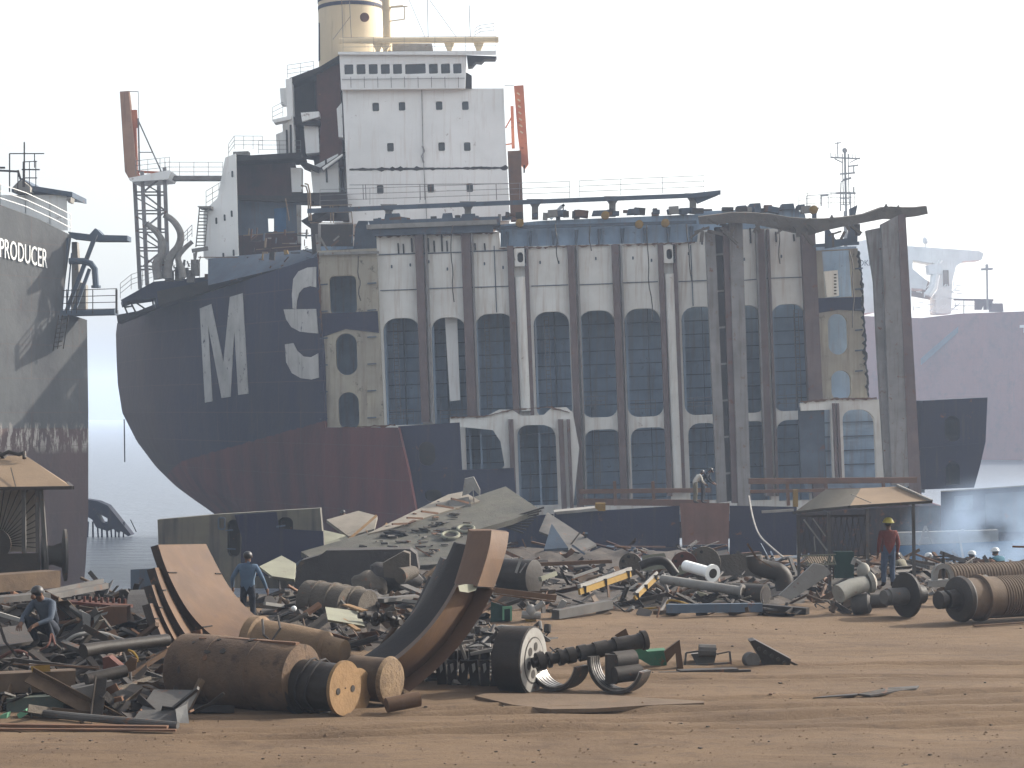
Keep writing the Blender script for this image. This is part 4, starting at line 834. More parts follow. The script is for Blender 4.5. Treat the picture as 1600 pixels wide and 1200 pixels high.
mb=Mb(mm['blue_paint']); D=78; mb.hexa([P(1385,854,D),P(1640,842,D),P(1640,900,D),P(1385,905,D)],[P(1385,854,D+3),P(1640,842,D+3),P(1640,900,D+3),P(1385,905,D+3)]); mb.mat(mm['light_steel']); mb.pp([(1400,832),(1560,828),(1560,846),(1400,852)],D+3.2,.3)
solo(mb,'hull_plate','long blue painted hull plate standing in smoke behind the right shelter','hull piece')
for pts,lab in (([(1436,852,1446,822,3),(1446,822,1458,850,3),(1440,842,1454,840,2)],'white A shaped ladder leaning behind the right shelter'),):
    mb=Mb(mm['light_steel'])
    for a in pts: mb.pbar(*a,77.5)
    solo(mb,'trestle',lab,'trestle')
mb=Mb(mm['light_steel']); mb.pbar(1498,832,1506,878,3,75); mb.pbar(1496,832,1506,829,4,75); solo(mb,'upright_pipe','thin pale upright pipe in the smoke at the right','pipe')
# double bottom block, left middle
q=thing('double_bottom_block','long grey and yellowed cut hull block with oval openings lying behind the curved plates','hull piece',(-13,74,-1))
D=74; mb=Mb(mm['bulk_yellow']); mb.mat(M('grimy_yellow',(.20,.18,.13),(.12,.115,.10),.8,rust=.2,streak=.8,sk=(.05,.045,.05)))
mb.pp([(246,812),(335,804),(500,794),(510,905),(480,920),(250,918)],D,.6,[rr(355,812,375,870,9,0),rr(434,808,458,850,10,0),rr(341,810,351,826,4,0)][:2]); mb.build('web_plate',q)
mb=Mb(mm['steel_bluegrey']); o1=rr(340,808,352,828,4,0); mb.pp(o1,D-.1,.1,[rr(342,810,350,826,3,0)]); mb.pbar(352,829,364,828,2,D-.3); mb.pbar(355,857,368,858,2,D-.3); mb.pbar(432,823,446,821,2.5,D-.3); mb.build('bracket',q)
mb=Mb(mm['navy']); mb.pp([(366,804),(432,800),(436,826),(505,830),(508,900),(395,900),(376,878),(378,840)],D-.06,.05); mb.build('scorched_patch',q)
mb=Mb(mm['dark_steel']); mb.hexa([P(250,812,D+.6),P(500,796,D+.6),P(505,910,D+.6),P(252,915,D+.6)],[P(250,812,D+4),P(500,796,D+4),P(505,910,D+4),P(252,915,D+4)]); mb.build('inner_block',q)
mb=Mb(mm['steel_bluegrey']); D=58; mb.hexa([P(204,890,D),P(246,888,D),P(250,935,D),P(204,940,D)],[P(204,890,D+2),P(246,888,D+2),P(250,935,D+2),P(204,940,D+2)]); solo(mb,'steel_block','grey blue flat sided steel block at the water edge','steel block')
# smoke, right
sm=bpy.data.materials.new('smoke'); sm.use_nodes=True; n,l=nodes(sm); n.remove(n['Principled BSDF']); pv=n.new('ShaderNodeVolumePrincipled'); pv.inputs['Color'].default_value=(.62,.78,1,1)
tc=n.new('ShaderNodeTexCoord'); x=n.new('ShaderNodeTexNoise'); x.inputs['Scale'].default_value=.55; x.inputs['Detail'].default_value=5; l.new(tc.outputs['Object'],x.inputs['Vector'])
gr=n.new('ShaderNodeTexGradient'); gr.gradient_type='SPHERICAL'; mp=n.new('ShaderNodeMapping'); mp.inputs['Location'].default_value=(-1,-1,-1); mp.inputs['Scale'].default_value=(2,2,2); l.new(tc.outputs['Generated'],mp.inputs[0]); l.new(mp.outputs[0],gr.inputs[0])
a=n.new('ShaderNodeMapRange'); a.inputs[1].default_value=.36; a.inputs[2].default_value=.8; l.new(x.outputs['Fac'],a.inputs[0]); bm_=n.new('ShaderNodeMath'); bm_.operation='MULTIPLY'; l.new(a.outputs[0],bm_.inputs[0]); l.new(gr.outputs['Fac'],bm_.inputs[1]); cm=n.new('ShaderNodeMath'); cm.operation='MULTIPLY'; l.new(bm_.outputs[0],cm.inputs[0]); cm.inputs[1].default_value=1.3; l.new(cm.outputs[0],pv.inputs['Density']); l.new(pv.outputs[0],n['Material Output'].inputs['Volume'])
mb=Mb(sm); c=P(1556,842,72); mb.ball(c,(3.6,2.0,2.4),24,14); solo(mb,'smoke','blue white smoke drifting up at the right edge above the blue plate','smoke',kind='stuff')
# ================================================================ people
def person(label,loc,rz,J,shirt,pants,hair='hair_black',hat=None,s=1.0,group=None,shoes='soot',bulk=1.12):
    """J: joint positions in metres, x right, y ahead, z up; one skinned body, hair and hat as children"""
    names=list(J); vi={k:i for i,k in enumerate(names)}
    rad=dict(pel=.135,waist=.125,chest=.155,nb=.075,neck=.055,head=.088,top=.062,face=.05,
        sl=.062,sr=.062,el=.046,er=.046,wl=.03,wr=.03,pl=.034,pr=.034,hl=.088,hr=.088,kl=.062,kr=.062,al=.04,ar=.04,tl=.034,tr=.034)
    for k in ('waist','chest','sl','sr','el','er','hl','hr','kl','kr'): rad[k]*=bulk
    rad['al']=rad['ar']=.05*bulk; rad['wl']=rad['wr']=.036; rad['pel']*=bulk*.97
    edges=[('pel','waist'),('waist','chest'),('chest','nb'),('nb','neck'),('neck','head'),('head','top'),('chest','sl'),('sl','el'),('el','wl'),('wl','pl'),('chest','sr'),('sr','er'),('er','wr'),('wr','pr'),
        ('pel','hl'),('hl','kl'),('kl','al'),('al','tl'),('pel','hr'),('hr','kr'),('kr','ar'),('ar','tr')]
    vs_=[V(J[k]) for k in names]; ed=[(vi[a],vi[b]) for a,b in edges]; rr_=[rad[k] for k in names]
    own=list(names)
    for sd_,w_,p_ in (('l','wl','pl'),('r','wr','pr')):     # five fingers on each hand
        d=(V(J[p_])-V(J[w_])).normalized(); side=d.cross(V((0,0,1)) if abs(d.z)<.8 else V((1,0,0))).normalized(); cu=d.cross(side)
        for k in range(4):
            base=V(J[p_])+side*(.027*(k-1.5)); L=(.062,.074,.070,.055)[k]
            a=len(vs_); vs_+=[base+d*.02,base+d*(.02+L*.6)+cu*.008,base+d*(.02+L)+cu*.03]; rr_+=[.011,.0095,.008]; own+=['hand']*3
            ed+=[(vi[p_],a),(a,a+1),(a+1,a+2)]
        b0=V(J[w_]).lerp(V(J[p_]),.5); a=len(vs_); vs_+=[b0+side*.035+d*.02,b0+side*.05+d*.055]; rr_+=[.013,.010]; own+=['hand']*2; ed+=[(vi[w_],a),(a,a+1)]
    me=bpy.data.meshes.new('tmp'); me.from_pydata(vs_,ed,[]); ob=bpy.data.objects.new('tmp',me); SC.collection.objects.link(ob)
    ob.modifiers.new('s','SKIN'); ob.modifiers.new('u','SUBSURF').levels=1
    for i,sv in enumerate(me.skin_vertices[0].data):
        r=rr_[i]; sv.radius=(r,r)
        if own[i] in('pel','waist','chest'): sv.radius=(r*1.12,r*.78)
        sv.use_root=(own[i]=='pel')
    bm=bpy.data.meshes.new_from_object(ob.evaluated_get(bpy.context.evaluated_depsgraph_get())); bpy.data.objects.remove(ob)
    mats=['skin',shirt,pants,shoes]; bm.materials.clear()
    for k in mats: bm.materials.append(mm[k])
    seg=[(V(vs_[a]),V(vs_[b]),own[a],own[b]) for a,b in ed]
    mp={'pel':2,'waist':1,'chest':1,'nb':1,'neck':0,'head':0,'top':0,'sl':1,'sr':1,'el':1,'er':1,'wl':0,'wr':0,'pl':0,'pr':0,'hand':0,'hl':2,'hr':2,'kl':2,'kr':2,'al':3,'ar':3,'tl':3,'tr':3}
    for p in bm.polygons:
        c=p.center; bd=9;bi=0
        for a,b_,na,nb_ in seg:
            d=b_-a; t=max(0,min(1,(c-a).dot(d)/max(1e-6,d.length_squared))); q=(c-a-d*t).length
            if q<bd: 
                bd=q; k=na if t<.55 else nb_
                if na=='pel' and nb_ in('waist',): k='pel' if t<.05 else 'waist'
                if nb_ in('al','ar'): k=na if t<.85 else nb_
                if nb_ in('wl','wr'): k=na if t<.9 else nb_
                if nb_=='neck': k=na if t<.7 else nb_
                bi=mp[k]
        p.material_index=bi; p.use_smooth=True
    rt=thing('person',label,'person',loc,group); rt.rotation_euler=(0,0,rz); rt.scale=(s,s,s)
    bo=bpy.data.objects.new('body',bm); SC.collection.objects.link(bo); bo.parent=rt
    # face features joined on the head
    h=V(J['head']); fd=V(J['face'])-h; fd.normalize(); up=(V(J['top'])-h).normalized(); sx=fd.cross(up).normalized()
    q=Mb(mm['skin']); q.ball(h+fd*.092-up*.005,(.013,.02,.02),8,6); q.mat(mm['soot'])
    for k in(-1,1): q.ball(h+fd*.078+sx*.033*k+up*.015,(.012,.01,.008),8,5)
    q.mat(mm['skin']); 
    for k in(-1,1): q.ball(h+sx*.088*k,(.012,.022,.03),8,5)
    q.mat(mm['burnt_red']); q.ball(h+fd*.078-up*.045,(.024,.01,.007),8,5)
    wl[rt.name]=V((0,0,0)); f_=q.build('face',rt)
    q=Mb(mm[hair]); o0=len(q.v); q.ball(h+up*.035-fd*.018,(.102,.102,.092),14,9); hr=q.build('hair',rt)
    if hat:
        q=Mb(mm[hat]); c=h+up*.055-fd*.01
        q.lathe(c,up,[(0,.15),(.012,.15),(.02,.128),(.06,.122),(.10,.095),(.125,.05),(.13,.01)],20); q.build('helmet',rt)
    return rt
M('welder_cloth',(.10,.12,.15),(.06,.075,.10),4,bump=.3,rough=.95); M('skin',(.16,.085,.055),(.13,.07,.045),3,bump=0); M('hair_black',(.012,.010,.010),(.02,.016,.015),9,rough=.5)
M('maroon_cloth',(.17,.045,.035),(.12,.035,.03),4,bump=.3,rough=.95); M('denim',(.07,.10,.16),(.05,.07,.11),4,bump=.3,rough=.95)
M('blue_shirt',(.10,.15,.21),(.07,.10,.15),4,bump=.3,rough=.95); M('white_shirt',(.52,.50,.44),(.42,.40,.35),4,bump=.3,rough=.95)
M('dark_cloth',(.035,.04,.055),(.025,.03,.04),4,bump=.3,rough=.95); M('khaki_cloth',(.22,.20,.15),(.16,.15,.11),4,bump=.3,rough=.95); M('yellow_plastic',(.62,.55,.10),(.55,.48,.08),2,rough=.4,bump=0); M('white_plastic',(.6,.62,.62),(.5,.52,.52),2,rough=.4,bump=0); M('teal_cloth',(.08,.20,.26),(.06,.15,.2),4,rough=.95)
ST=dict(pel=(0,0,.93),waist=(0,0,1.08),chest=(0,.01,1.30),nb=(0,-.01,1.44),neck=(0,0,1.50),head=(0,.02,1.60),top=(0,.015,1.68),face=(0,.12,1.60),
 sl=(-.19,0,1.39),el=(-.25,-.04,1.12),wl=(-.25,.05,.88),pl=(-.25,.07,.80),sr=(.19,0,1.39),er=(.25,-.04,1.12),wr=(.25,.05,.88),pr=(.25,.07,.80),
 hl=(-.09,0,.88),kl=(-.11,.03,.48),al=(-.12,-.01,.09),tl=(-.13,.15,.04),hr=(.09,0,.88),kr=(.11,.03,.48),ar=(.12,-.01,.09),tr=(.13,.15,.04))
CR=dict(pel=(0,-.12,.30),waist=(0,-.10,.45),chest=(0,.06,.66),nb=(0,.14,.76),neck=(0,.18,.80),head=(0,.26,.87),top=(0,.27,.95),face=(0,.35,.83),
 sl=(-.18,.1,.72),el=(-.27,.26,.48),wl=(-.15,.46,.42),pl=(-.12,.53,.38),sr=(.18,.1,.72),er=(.27,.26,.48),wr=(.15,.46,.42),pr=(.12,.53,.38),
 hl=(-.10,-.08,.28),kl=(-.19,.30,.50),al=(-.16,.04,.09),tl=(-.18,.2,.04),hr=(.10,-.08,.28),kr=(.19,.30,.50),ar=(.16,.04,.09),tr=(.18,.2,.04))
BN=dict(ST); BN.update(dict(chest=(0,.16,1.22),nb=(0,.24,1.32),neck=(0,.28,1.36),head=(0,.36,1.43),top=(0,.38,1.51),face=(0,.45,1.38),sl=(-.19,.20,1.28),el=(-.24,.28,1.02),wl=(-.16,.45,.90),pl=(-.14,.52,.86),sr=(.19,.20,1.28),er=(.24,.28,1.02),wr=(.16,.45,.90),pr=(.14,.52,.86)))
A1=dict(ST); A1.update(dict(el=(-.33,-.05,1.14),wl=(-.36,.08,.92),pl=(-.36,.12,.85),er=(.34,-.02,1.13),wr=(.40,.10,.90),pr=(.41,.14,.83)))
p=G(1388,930); person('man in maroon jacket, blue jeans and yellow helmet, seen from behind',(p.x,p.y,.0),0.1,ST,'maroon_cloth','denim',hat='yellow_plastic',s=1.06,bulk=1.32)
person('bareheaded man in a light blue shirt with his back turned, behind the stacked curved plates',P(387,985,44.5)*1,-.15,A1,'blue_shirt','dark_cloth',s=1.0)
person('crouching welder in dark cloth with a covered head at the left scrap heap',P(74,1012,37.2)*1,2.7,CR,'welder_cloth','dark_cloth',hair='hair_black',s=1.15)
q=P(544,834,80); person('crouching man in a white shirt working on the tilted deck plates',q,1.2,CR,'white_shirt','dark_cloth',s=.93)
person('man in a white shirt standing on the low hull section, left of the pair',P(1086,787,92.5),-1.3,BN,'white_shirt','khaki_cloth',s=.98)
person('man in dark clothes standing on the low hull section, right of the pair',P(1098,787,92.8),-1.9,BN,'dark_cloth','dark_cloth',s=1.05)
person('crouching worker in dark cloth and white helmet behind the valve at the right',P(1462,912,70),1.0,CR,'dark_cloth','dark_cloth',hat='white_plastic',s=1.0)
person('crouching worker in a blue shirt and pale helmet below the upright pipe',P(1508,911,70),-1.2,CR,'blue_shirt','dark_cloth',hat='white_plastic',s=1.05)
person('worker in teal clothes half hidden by smoke at the right',P(1563,909,70),.4,CR,'teal_cloth','dark_cloth',hat='white_plastic',s=1.1)
person('man in khaki crouching to the right behind the man with the yellow helmet',P(1412,915,62),.8,CR,'khaki_cloth','dark_cloth',s=1.0)
# ================================================================ left shelter
D=50.0
s1=thing('shelter','open shelter with a sunlit tan hipped roof at the left edge','shelter',P(10,925,D))
mb=Mb(mm['roof_tan']); a,b_,c,d=P(-120,765,D-2.2),P(113,762,D-2.2),P(105,755,D+2),P(-120,757,D+2); r1,r2=P(-90,712,D),P(40,712,D)
mb.prism([[a,b_,r2,r1]],(0,.02,-.04)); mb.prism([[b_,c,r2]],(0,0,-.04)); mb.prism([[c,d,r1,r2]],(0,0,-.04)); mb.mat(mm['dark_steel']); mb.bar(a,b_,.08); mb.bar(b_,c,.08)
for x,xx in ((17,25),(-20,-22)): mb.bar(P(x,731,D-1.25),P(xx,762,D-2.22),.02)
mb.build('roof',s1)
for x,x2,yb in ((37,38,905),(58,60,895),(64,74,900),(-4,-4,905)):
    mb=Mb(mm['grey_steel']); mb.bar(P(x,760,D-2),P(x2,yb,D-2),.09); mb.build('post',s1)
q=Mb(mm['dark_steel']); q.tube([P(0,712,D-.2),P(14,706,D-.2),P(30,710,D-.3),P(38,707,D-.4),P(38,716,D-.5)],.05); q.tube([P(-5,706,D),P(10,712,D),P(4,716,D-.2)],.05); q.build('rope',s1)
mb=Mb(mm['wood_dark']); mb.mat(mm['pale_plate'] if 0 else M('grille_back',(.42,.38,.32),(.32,.28,.24),1)); mb.pp([(-30,763),(58,763),(58,862),(-30,862)],D+.2,.06); mb.mat(mm['dark_steel'])
for k in range(17):
    an=R(-5+k*7.2); x0,y0=-6+22*math.cos(an),850-22*math.sin(an); L=118
    x1,y1=-6+L*math.cos(an),850-L*math.sin(an)
    if y1<764: t=(850-764)/(850-y1); x1=-6+(x1+6)*t; y1=764
    if x1>58: t=(58-x0)/(x1-x0); y1=y0+(y1-y0)*t; x1=58
    mb.pbar(x0,y0,x1,y1,1.6,D)
mb.lathe(P(-6,850,D-.1),(0,-1,0),[(0,.38),(.1,.38)],20); mb.build('fan_grille',s1,'sheet with bars spreading like a fan')
mb=Mb(mm['dark_steel']); mb.hexa([P(-20,866,D-3),P(60,864,D-3),P(58,900,D-3),P(-20,902,D-3)],[P(-20,866,D-1),P(60,864,D-1),P(58,900,D-1),P(-20,902,D-1)]); solo(mb,'steel_bin','dark open steel bin under the left shelter','bin')
mb=Mb(mm['shiny_steel']); mb.mat(mm['grey_steel']); c=P(66,868,D-1.6); mb.lathe(c,(1,.3,0),[(0,.50),(.05,.5),(.06,.24),(.25,.23),(.45,.3),(.5,.62),(.56,.62),(.57,.15)],26); solo(mb,'winch_drum','dark flanged winch drum beside the left shelter posts','winch')
mb=Mb(mm['wood_dark']); mb.bar(P(-60,915,41),P(83,904,43),.45,.35); mb.mat(mm['orange_paint']); solo(mb,'steel_beam','thick rusty beam lying across the left scrap heap, its cut end bright','beam')
mb=Mb(mm['grey_steel']); mb.bar(P(60,935,43),P(160,915,46),.30,.12); mb.bar(P(60,932,43.1),P(160,911,46.1),.06,.2); solo(mb,'channel_beam','grey channel beam pointing at the water, left scrap heap','beam')
mb=Mb(mm['grey_steel']); mb.bar(P(-60,942,40),P(70,930,41.5),.4,.12); solo(mb,'long_plate','grey long plate below the thick rusty beam','plate')
# ================================================================ nested curved plates (left) and curved channels (right)
def arcpts(pts,D0,D1,n=3):
    N_=len(pts); return chaikin([P(x,y,lerp(D0,D1,i/(N_-1))) for i,(x,y) in enumerate(pts)],n)
def cplate(Lp,Rp,DL,DR,off,label,notch=True,th=None):
    a,b_=arcpts(Lp,DL,DL-1.6),arcpts(Rp,DR,DR-1.6); n_=len(a)
    q=Mb(mm['tan_plate']); q.strip(a,b_,[V(off)]*n_); q.mat(mm['shaded_plate_edge'])
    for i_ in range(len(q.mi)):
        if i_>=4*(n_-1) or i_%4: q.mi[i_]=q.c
    q.mat(mm['soot'])
    offv=V(off); nrm=-offv.normalized()*.012
    for t in (.28,.62,.86):
        i=int(t*(n_-1)); A_,B_=a[i],b_[i]; w_=(B_-A_); k=min(.28,w_.length*.3); q.bar(A_+nrm,A_+w_.normalized()*k+nrm,.03,.02); q.bar(B_+nrm,B_-w_.normalized()*k*.8+nrm,.03,.02)
    return solo(q,'curved_plate',label,'curved plate','thick curved plates stacked on edge')
M('shaded_plate_edge',(.05,.032,.022),(.03,.02,.016),2,rust=.3)  # shade of the unlit edges and underside put into the colour, with rust patches
L0=[(247,851),(256,880),(270,913),(292,953),(322,987),(355,1008),(400,1020)]; R0=[(322,850),(338,882),(356,915),(382,948),(412,972),(440,986),(480,995)]
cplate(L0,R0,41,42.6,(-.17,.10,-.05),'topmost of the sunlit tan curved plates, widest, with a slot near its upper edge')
q=Mb(mm['soot']); q.pp([(284,858),(287,857),(294,868),(293,871),(290,869)],41.72,.06); q.build('x'); o=bpy.data.objects['x']; o.name='slot'; pl_=[o2 for o2 in SC.objects if o2.name=='curved_plate'][0]; o.parent=pl_; o.location=o.location-pl_.location
def sh(p,dx,dy,k=0): return [(x+dx-k*i,y+dy) for i,(x,y) in enumerate(p)]
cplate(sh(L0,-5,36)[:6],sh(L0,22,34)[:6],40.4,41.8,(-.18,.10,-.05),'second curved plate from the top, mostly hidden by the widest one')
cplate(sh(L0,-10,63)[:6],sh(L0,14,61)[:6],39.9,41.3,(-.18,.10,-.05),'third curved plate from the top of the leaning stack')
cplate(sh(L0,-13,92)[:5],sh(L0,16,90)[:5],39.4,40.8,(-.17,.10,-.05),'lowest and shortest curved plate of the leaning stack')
# right curved channels
CA=[(735,829),(732,850),(724,880),(713,915),(697,945),(668,985),(632,1020),(590,1050)]
CB=[(768,829),(766,850),(758,880),(746,916),(728,955),(700,998),(664,1036),(620,1068)]
CC=[(795,832),(793,852),(785,882),(772,918),(752,958),(722,1002),(684,1042),(640,1078)]
def sub(p,i,j): return p[i:j]
def band(Ap,Bp,DA,DB,mat,off,label,name='curved_channel',g='thick curved channel pieces standing on edge'):
    a=arcpts(Ap,DA,DA-1,3); b_=arcpts(Bp,DB,DB-1,3); q=Mb(mm[mat]); q.strip(a,b_,off); return solo(q,name,label,'curved plate',g)
M('brown_face',(.17,.095,.055),(.12,.065,.04),1.2,rust=.2,bump=.15)
band(sub(CA,0,4),sub(CB,0,4),36.5,35.9,'brown_face',(-.05,.5,0),'upper dark brown curved channel standing at the right of the reels')
band(sub(CB,0,4),sub(CC,0,4),35.88,36.7,'tan_plate',(-.05,.5,0),'upper tan curved channel forming the tallest tip')
CB2=sub(CB,3,8); 
band([(x+1,y+2) for x,y in sub(CA,3,8)],[(x,y+2) for x,y in CB2],34.9,35.7,'tan_plate',(-.05,.6,0),'lower tan curved channel sweeping down to the reels')
band([(x+.5,y+2) for x,y in CB2],[(x,y+3) for x,y in sub(CC,3,8)],35.72,35.5,'brown_face',(-.05,.6,0),'lower rusty brown curved channel at the outer side')
for k,(dx,dy,lab) in enumerate(((-20,20,'first dark curved channel behind the tan ones'),(-42,44,'second dark curved channel deeper in the nest'),(-60,74,'innermost dark curved channel, lowest of the nest'))):
    A_=[(x+dx-5*i,y+dy-i*2.5) for i,(x,y) in enumerate(CA)]; B_=[(x+dx-5*i+30,y+dy+5-i*2.5) for i,(x,y) in enumerate(CA)]
    band(A_,B_,37.4+k*.5,37.0+k*.5,'soot' if k!=1 else 'dark_steel',(-.08,.5,0),lab)
mb=Mb(mm['pale_plate']); mb.strip([P(716,915,34.7),P(728,913,34.9),P(745,914,35.1)],[P(718,924,34.6),P(732,926,34.8),P(744,922,35.0)],(0,.05,0)); mb.build('x'); o=bpy.data.objects['x']; o.name='ragged_cut'; t_=[o2 for o2 in SC.objects if o2.get('label','').startswith('lower tan')][0]; o.parent=t_; o.location=o.location-t_.location
# ================================================================ rollers and reels
ax=V((-.86,.50,0)).normalized()
def rollthing(name,label,cat,p0,parts,group=None,n=36):
    t=thing(name,label,cat,(p0.x,p0.y,0),group)
    for nm,mt,axis,off,prof in parts:
        q=Mb(mm[mt]); q.lathe(p0+V(off),axis,prof,n); q.build(nm,t)
    return t
E=P(538,1075,32.1)
t=rollthing('steel_drum','huge dusty brown steel drum lying in front of the stacked curved plates','drum',E,[
 ('shell','rust_brown' if 0 else 'wood_dark',ax,(0,0,.10),[(.80,.44),(.82,.54),(1.55,.567),(1.56,.578),(1.59,.578),(1.60,.57),(2.38,.584),(2.39,.594),(2.42,.594),(2.43,.586),(2.8,.59),(3.16,.585),(3.2,.55)])])
M('dusty_drum',(.17,.105,.06),(.065,.042,.03),1.3,rust=.4,bump=.4,rc=(.045,.028,.02),fine=40); [o for o in SC.objects if o.parent==t][0].data.materials[0]=mm['dusty_drum']
q=Mb(mm['rust_brown']); c=E+V((0,0,.10))+V((.05,-.10,.55)); q.bar(c+ax*.95,c+ax*2.75,.10,.05); q.build('weld_strip',t)
t=rollthing('cable_reel','black cable reel with a sunlit pale end disc and two round holes','reel',E,[
 ('core','black_oil',ax,(0,0,0),[(.05,.37),(.8,.40),(.81,.47),(.88,.47)]),('end_disc','wood',ax,(0,0,0),[(-.02,.43),(.04,.43)])])
random.seed(15)
for k in range(9):     # bolted doublers and torch scars on the shell
    a0=random.uniform(.95,2.9); an=random.uniform(.1,1.5); r_=.545+.018*a0; nv=V((.5,.86,0))*-math.cos(an)+V((0,0,math.sin(an))); c0_=E+V((0,0,.10))+ax*a0+nv*r_
    q=Mb(mm[random.choice(['soot','rust_brown','dark_steel'])]); tn=nv.cross(ax); s1_=random.uniform(.03,.12); s2_=random.uniform(.02,.07); q.prism([[c0_+ax*(s1_*random.uniform(.6,1.2)*math.cos(w))+tn*(s2_*random.uniform(.6,1.2)*math.sin(w)) for w in [j*.8 for j in range(8)]]],nv*.012); q.build('scar_patch',t)
q=Mb(mm['black_oil'])
px=V((.50,.86,0)); 
for k in(-1,1): q.lathe(E-ax*.022+px*.2*k+V((0,0,-.03)),-ax,[(0,.055),(.006,.055)],16)
q.lathe(E-ax*.022,-ax,[(0,.012),(.006,.012)],8); q.build('disc_hole',t)
q=Mb(mm['soot']); 
for a0 in (.42,.62): q.tube([E+ax*(a0+.05*math.sin(k))+(px*math.cos(k*.45)+V((0,0,math.sin(k*.45))))*.43 for k in range(15)],.018,6)
q.build('rope',t)
E2=P(560,1080,32.9)
rollthing('cable_reel','second pale reel disc half hidden behind the first one','reel',E2,[('core','black_oil',ax,(0,0,0),[(.04,.3),(.5,.3)]),('end_disc','wood',ax,(0,0,0),[(0,.37),(.05,.37)])])
E3=P(612,1064,33.3); ax3=V((-.86,.5,.02)).normalized()
M('rough_wood',(.27,.18,.10),(.13,.085,.05),5,rust=.35,rc=(.07,.045,.03),bump=.6)
rollthing('rough_block','short dark roller with a crumbling rough wooden face beside the reels','roller',E3,[('core','wood_dark',ax3,(0,0,0),[(.04,.36),(.75,.36)]),('end_face','rough_wood',ax3,(0,0,0),[(-.03,.28),(-.01,.36),(.05,.40),(.08,.36)])])
E4=P(540,1022,36.5); ax4=V((-.90,.42,.04)).normalized()
M('aged_wood',(.23,.15,.085),(.15,.095,.055),2,rust=.25,rc=(.09,.055,.035),bump=.3)
t=rollthing('tapered_drum','tapered brown drum with a rope ring lying behind the huge drum','drum',E4,[('shell','aged_wood',ax4,(0,0,.03),[(0,.16),(.02,.22),(.35,.27),(.4,.34),(1.1,.41),(1.75,.44),(1.78,.50),(1.95,.50),(1.96,.44)])])
q=Mb(mm['dark_steel']); q.tube([P(410,968,36.6),P(412,992,36.1),P(424,1002,36.0),P(438,982,36.1),P(434,962,36.5)],.022,6); q.build('rope_ring',t)
for x0,y0,x1,y1,r,lab,mt in ((604,1102,655,1092,.12,'short tan pipe stub lying by the rough block','tan_plate'),):
    q=Mb(mm[mt]); q.tube([P(x0,y0,32.3),P(x1,y1,32.5)],r,14); solo(q,'pipe_stub',lab,'pipe')
# wheel, bearings, crankshaft
wc=P(806,1030,35.0); t=thing('flywheel','black wheel with a pale holed face standing beside the bearing shells','wheel',(wc.x,wc.y,0))
wa=V((.90,-.42,0)).normalized(); q=Mb(mm['black_oil']); q.lathe(wc-wa*.2,wa,[(0,.56),(.52,.58)],40); q.build('rim',t)
q=Mb(mm['light_steel']); q.lathe(wc+wa*.325,wa,[(0,.55),(.012,.55)],40); q.build('face_disc',t)
q=Mb(mm['black_oil']); wx=V((.42,.90,0)); q.lathe(wc+wa*.338,wa,[(0,.40),(.004,.40)],30); q.mat(mm['light_steel']); q.lathe(wc+wa*.343,wa,[(0,.375),(.004,.375)],30)
q.mat(mm['black_oil'])
for k in range(6): a=k*1.047+.3; q.lathe(wc+wa*.349+(wx*math.cos(a)+V((0,0,math.sin(a))))*.235,wa,[(0,.075),(.004,.075)],14)
q.build('lightening_holes',t)
def shell(c,axis,r,th,w_,a0,a1,label,inner='shiny_steel'):
    axis=V(axis).normalized(); x=axis.cross(V((0,0,1))).normalized(); x=-x if x.x<0 else x; z=V((0,0,1)); n_=22
    t=thing('bearing_shell',label,'bearing',(c.x,c.y,c.z-r),'half ring bearing shells'); 
    f=lambda k,rad,o: c+axis*o+(x*math.cos(R(lerp(a0,a1,k/n_)))+z*math.sin(R(lerp(a0,a1,k/n_))))*rad
    q=Mb(mm['dark_steel']); A_=[f(k,r,-w_/2) for k in range(n_+1)];B_=[f(k,r,w_/2) for k in range(n_+1)]; q.strip(A_,B_,[(f(k,r-th,0)-f(k,r,0)) for k in range(n_+1)]); q.build('outer_ring',t)
    q=Mb(mm[inner]); A_=[f(k,r-th-.004,-w_/2+.01) for k in range(n_+1)];B_=[f(k,r-th-.004,w_/2-.01) for k in range(n_+1)]; q.strip(A_,B_,[(f(k,r-th-.02,0)-f(k,r-th,0)) for k in range(n_+1)])
    q.mat(mm['dark_steel'])
    for j in range(4):
        o=-w_/2+.06+j*(w_-.12)/3; q.tube([f(k,r-th-.024,o) for k in range(n_+1)],.008,5)
    q.build('lining',t); return t
shell(P(873,1032,34.9),(.55,.83,0),.50,.05,.42,188,352,'left half ring bearing shell with a bright ribbed lining')
shell(P(968,1034,34.5),(.5,.86,0),.53,.05,.34,172,345,'right half ring bearing shell standing on the dirt')
q=Mb(mm['black_oil']); a,b_=P(832,1036,34.6),P(1008,1000,35.2); d=(b_-a); L=d.length; prof=[]; random.seed(4); x=0
while x<L:
    w_=random.uniform(.05,.16); r=random.choice((.09,.12,.14,.16)); prof+=[(x,r),(min(L,x+w_),r)]; x+=w_
q.lathe(a,d,prof,18); q.lathe(b_-d.normalized()*.3,d,[(0,.13),(.22,.13),(.24,.17),(.32,.17)],18); solo(q,'crankshaft','black ringed crankshaft lying across the bearing shells','shaft')
q=Mb(mm['dark_steel']); q.tube([P(958,1034,34.6),P(990,1030,34.8)],.17,12); q.tube([P(960,1055,34.4),P(1000,1050,34.6)],.14,12); q.box(P(955,1045,34.6),(.2,.2,.5)); solo(q,'piston_block','dark pair of pistons inside the right bearing shell','engine part')
q=Mb(mm['green_paint']); q.pp([(966,1020),(1000,1010),(1012,1018),(1040,1016),(1042,1040),(1020,1042),(1000,1030),(970,1030)],37.8,.4); solo(q,'green_casting','green painted casting behind the bearing shells','engine part')
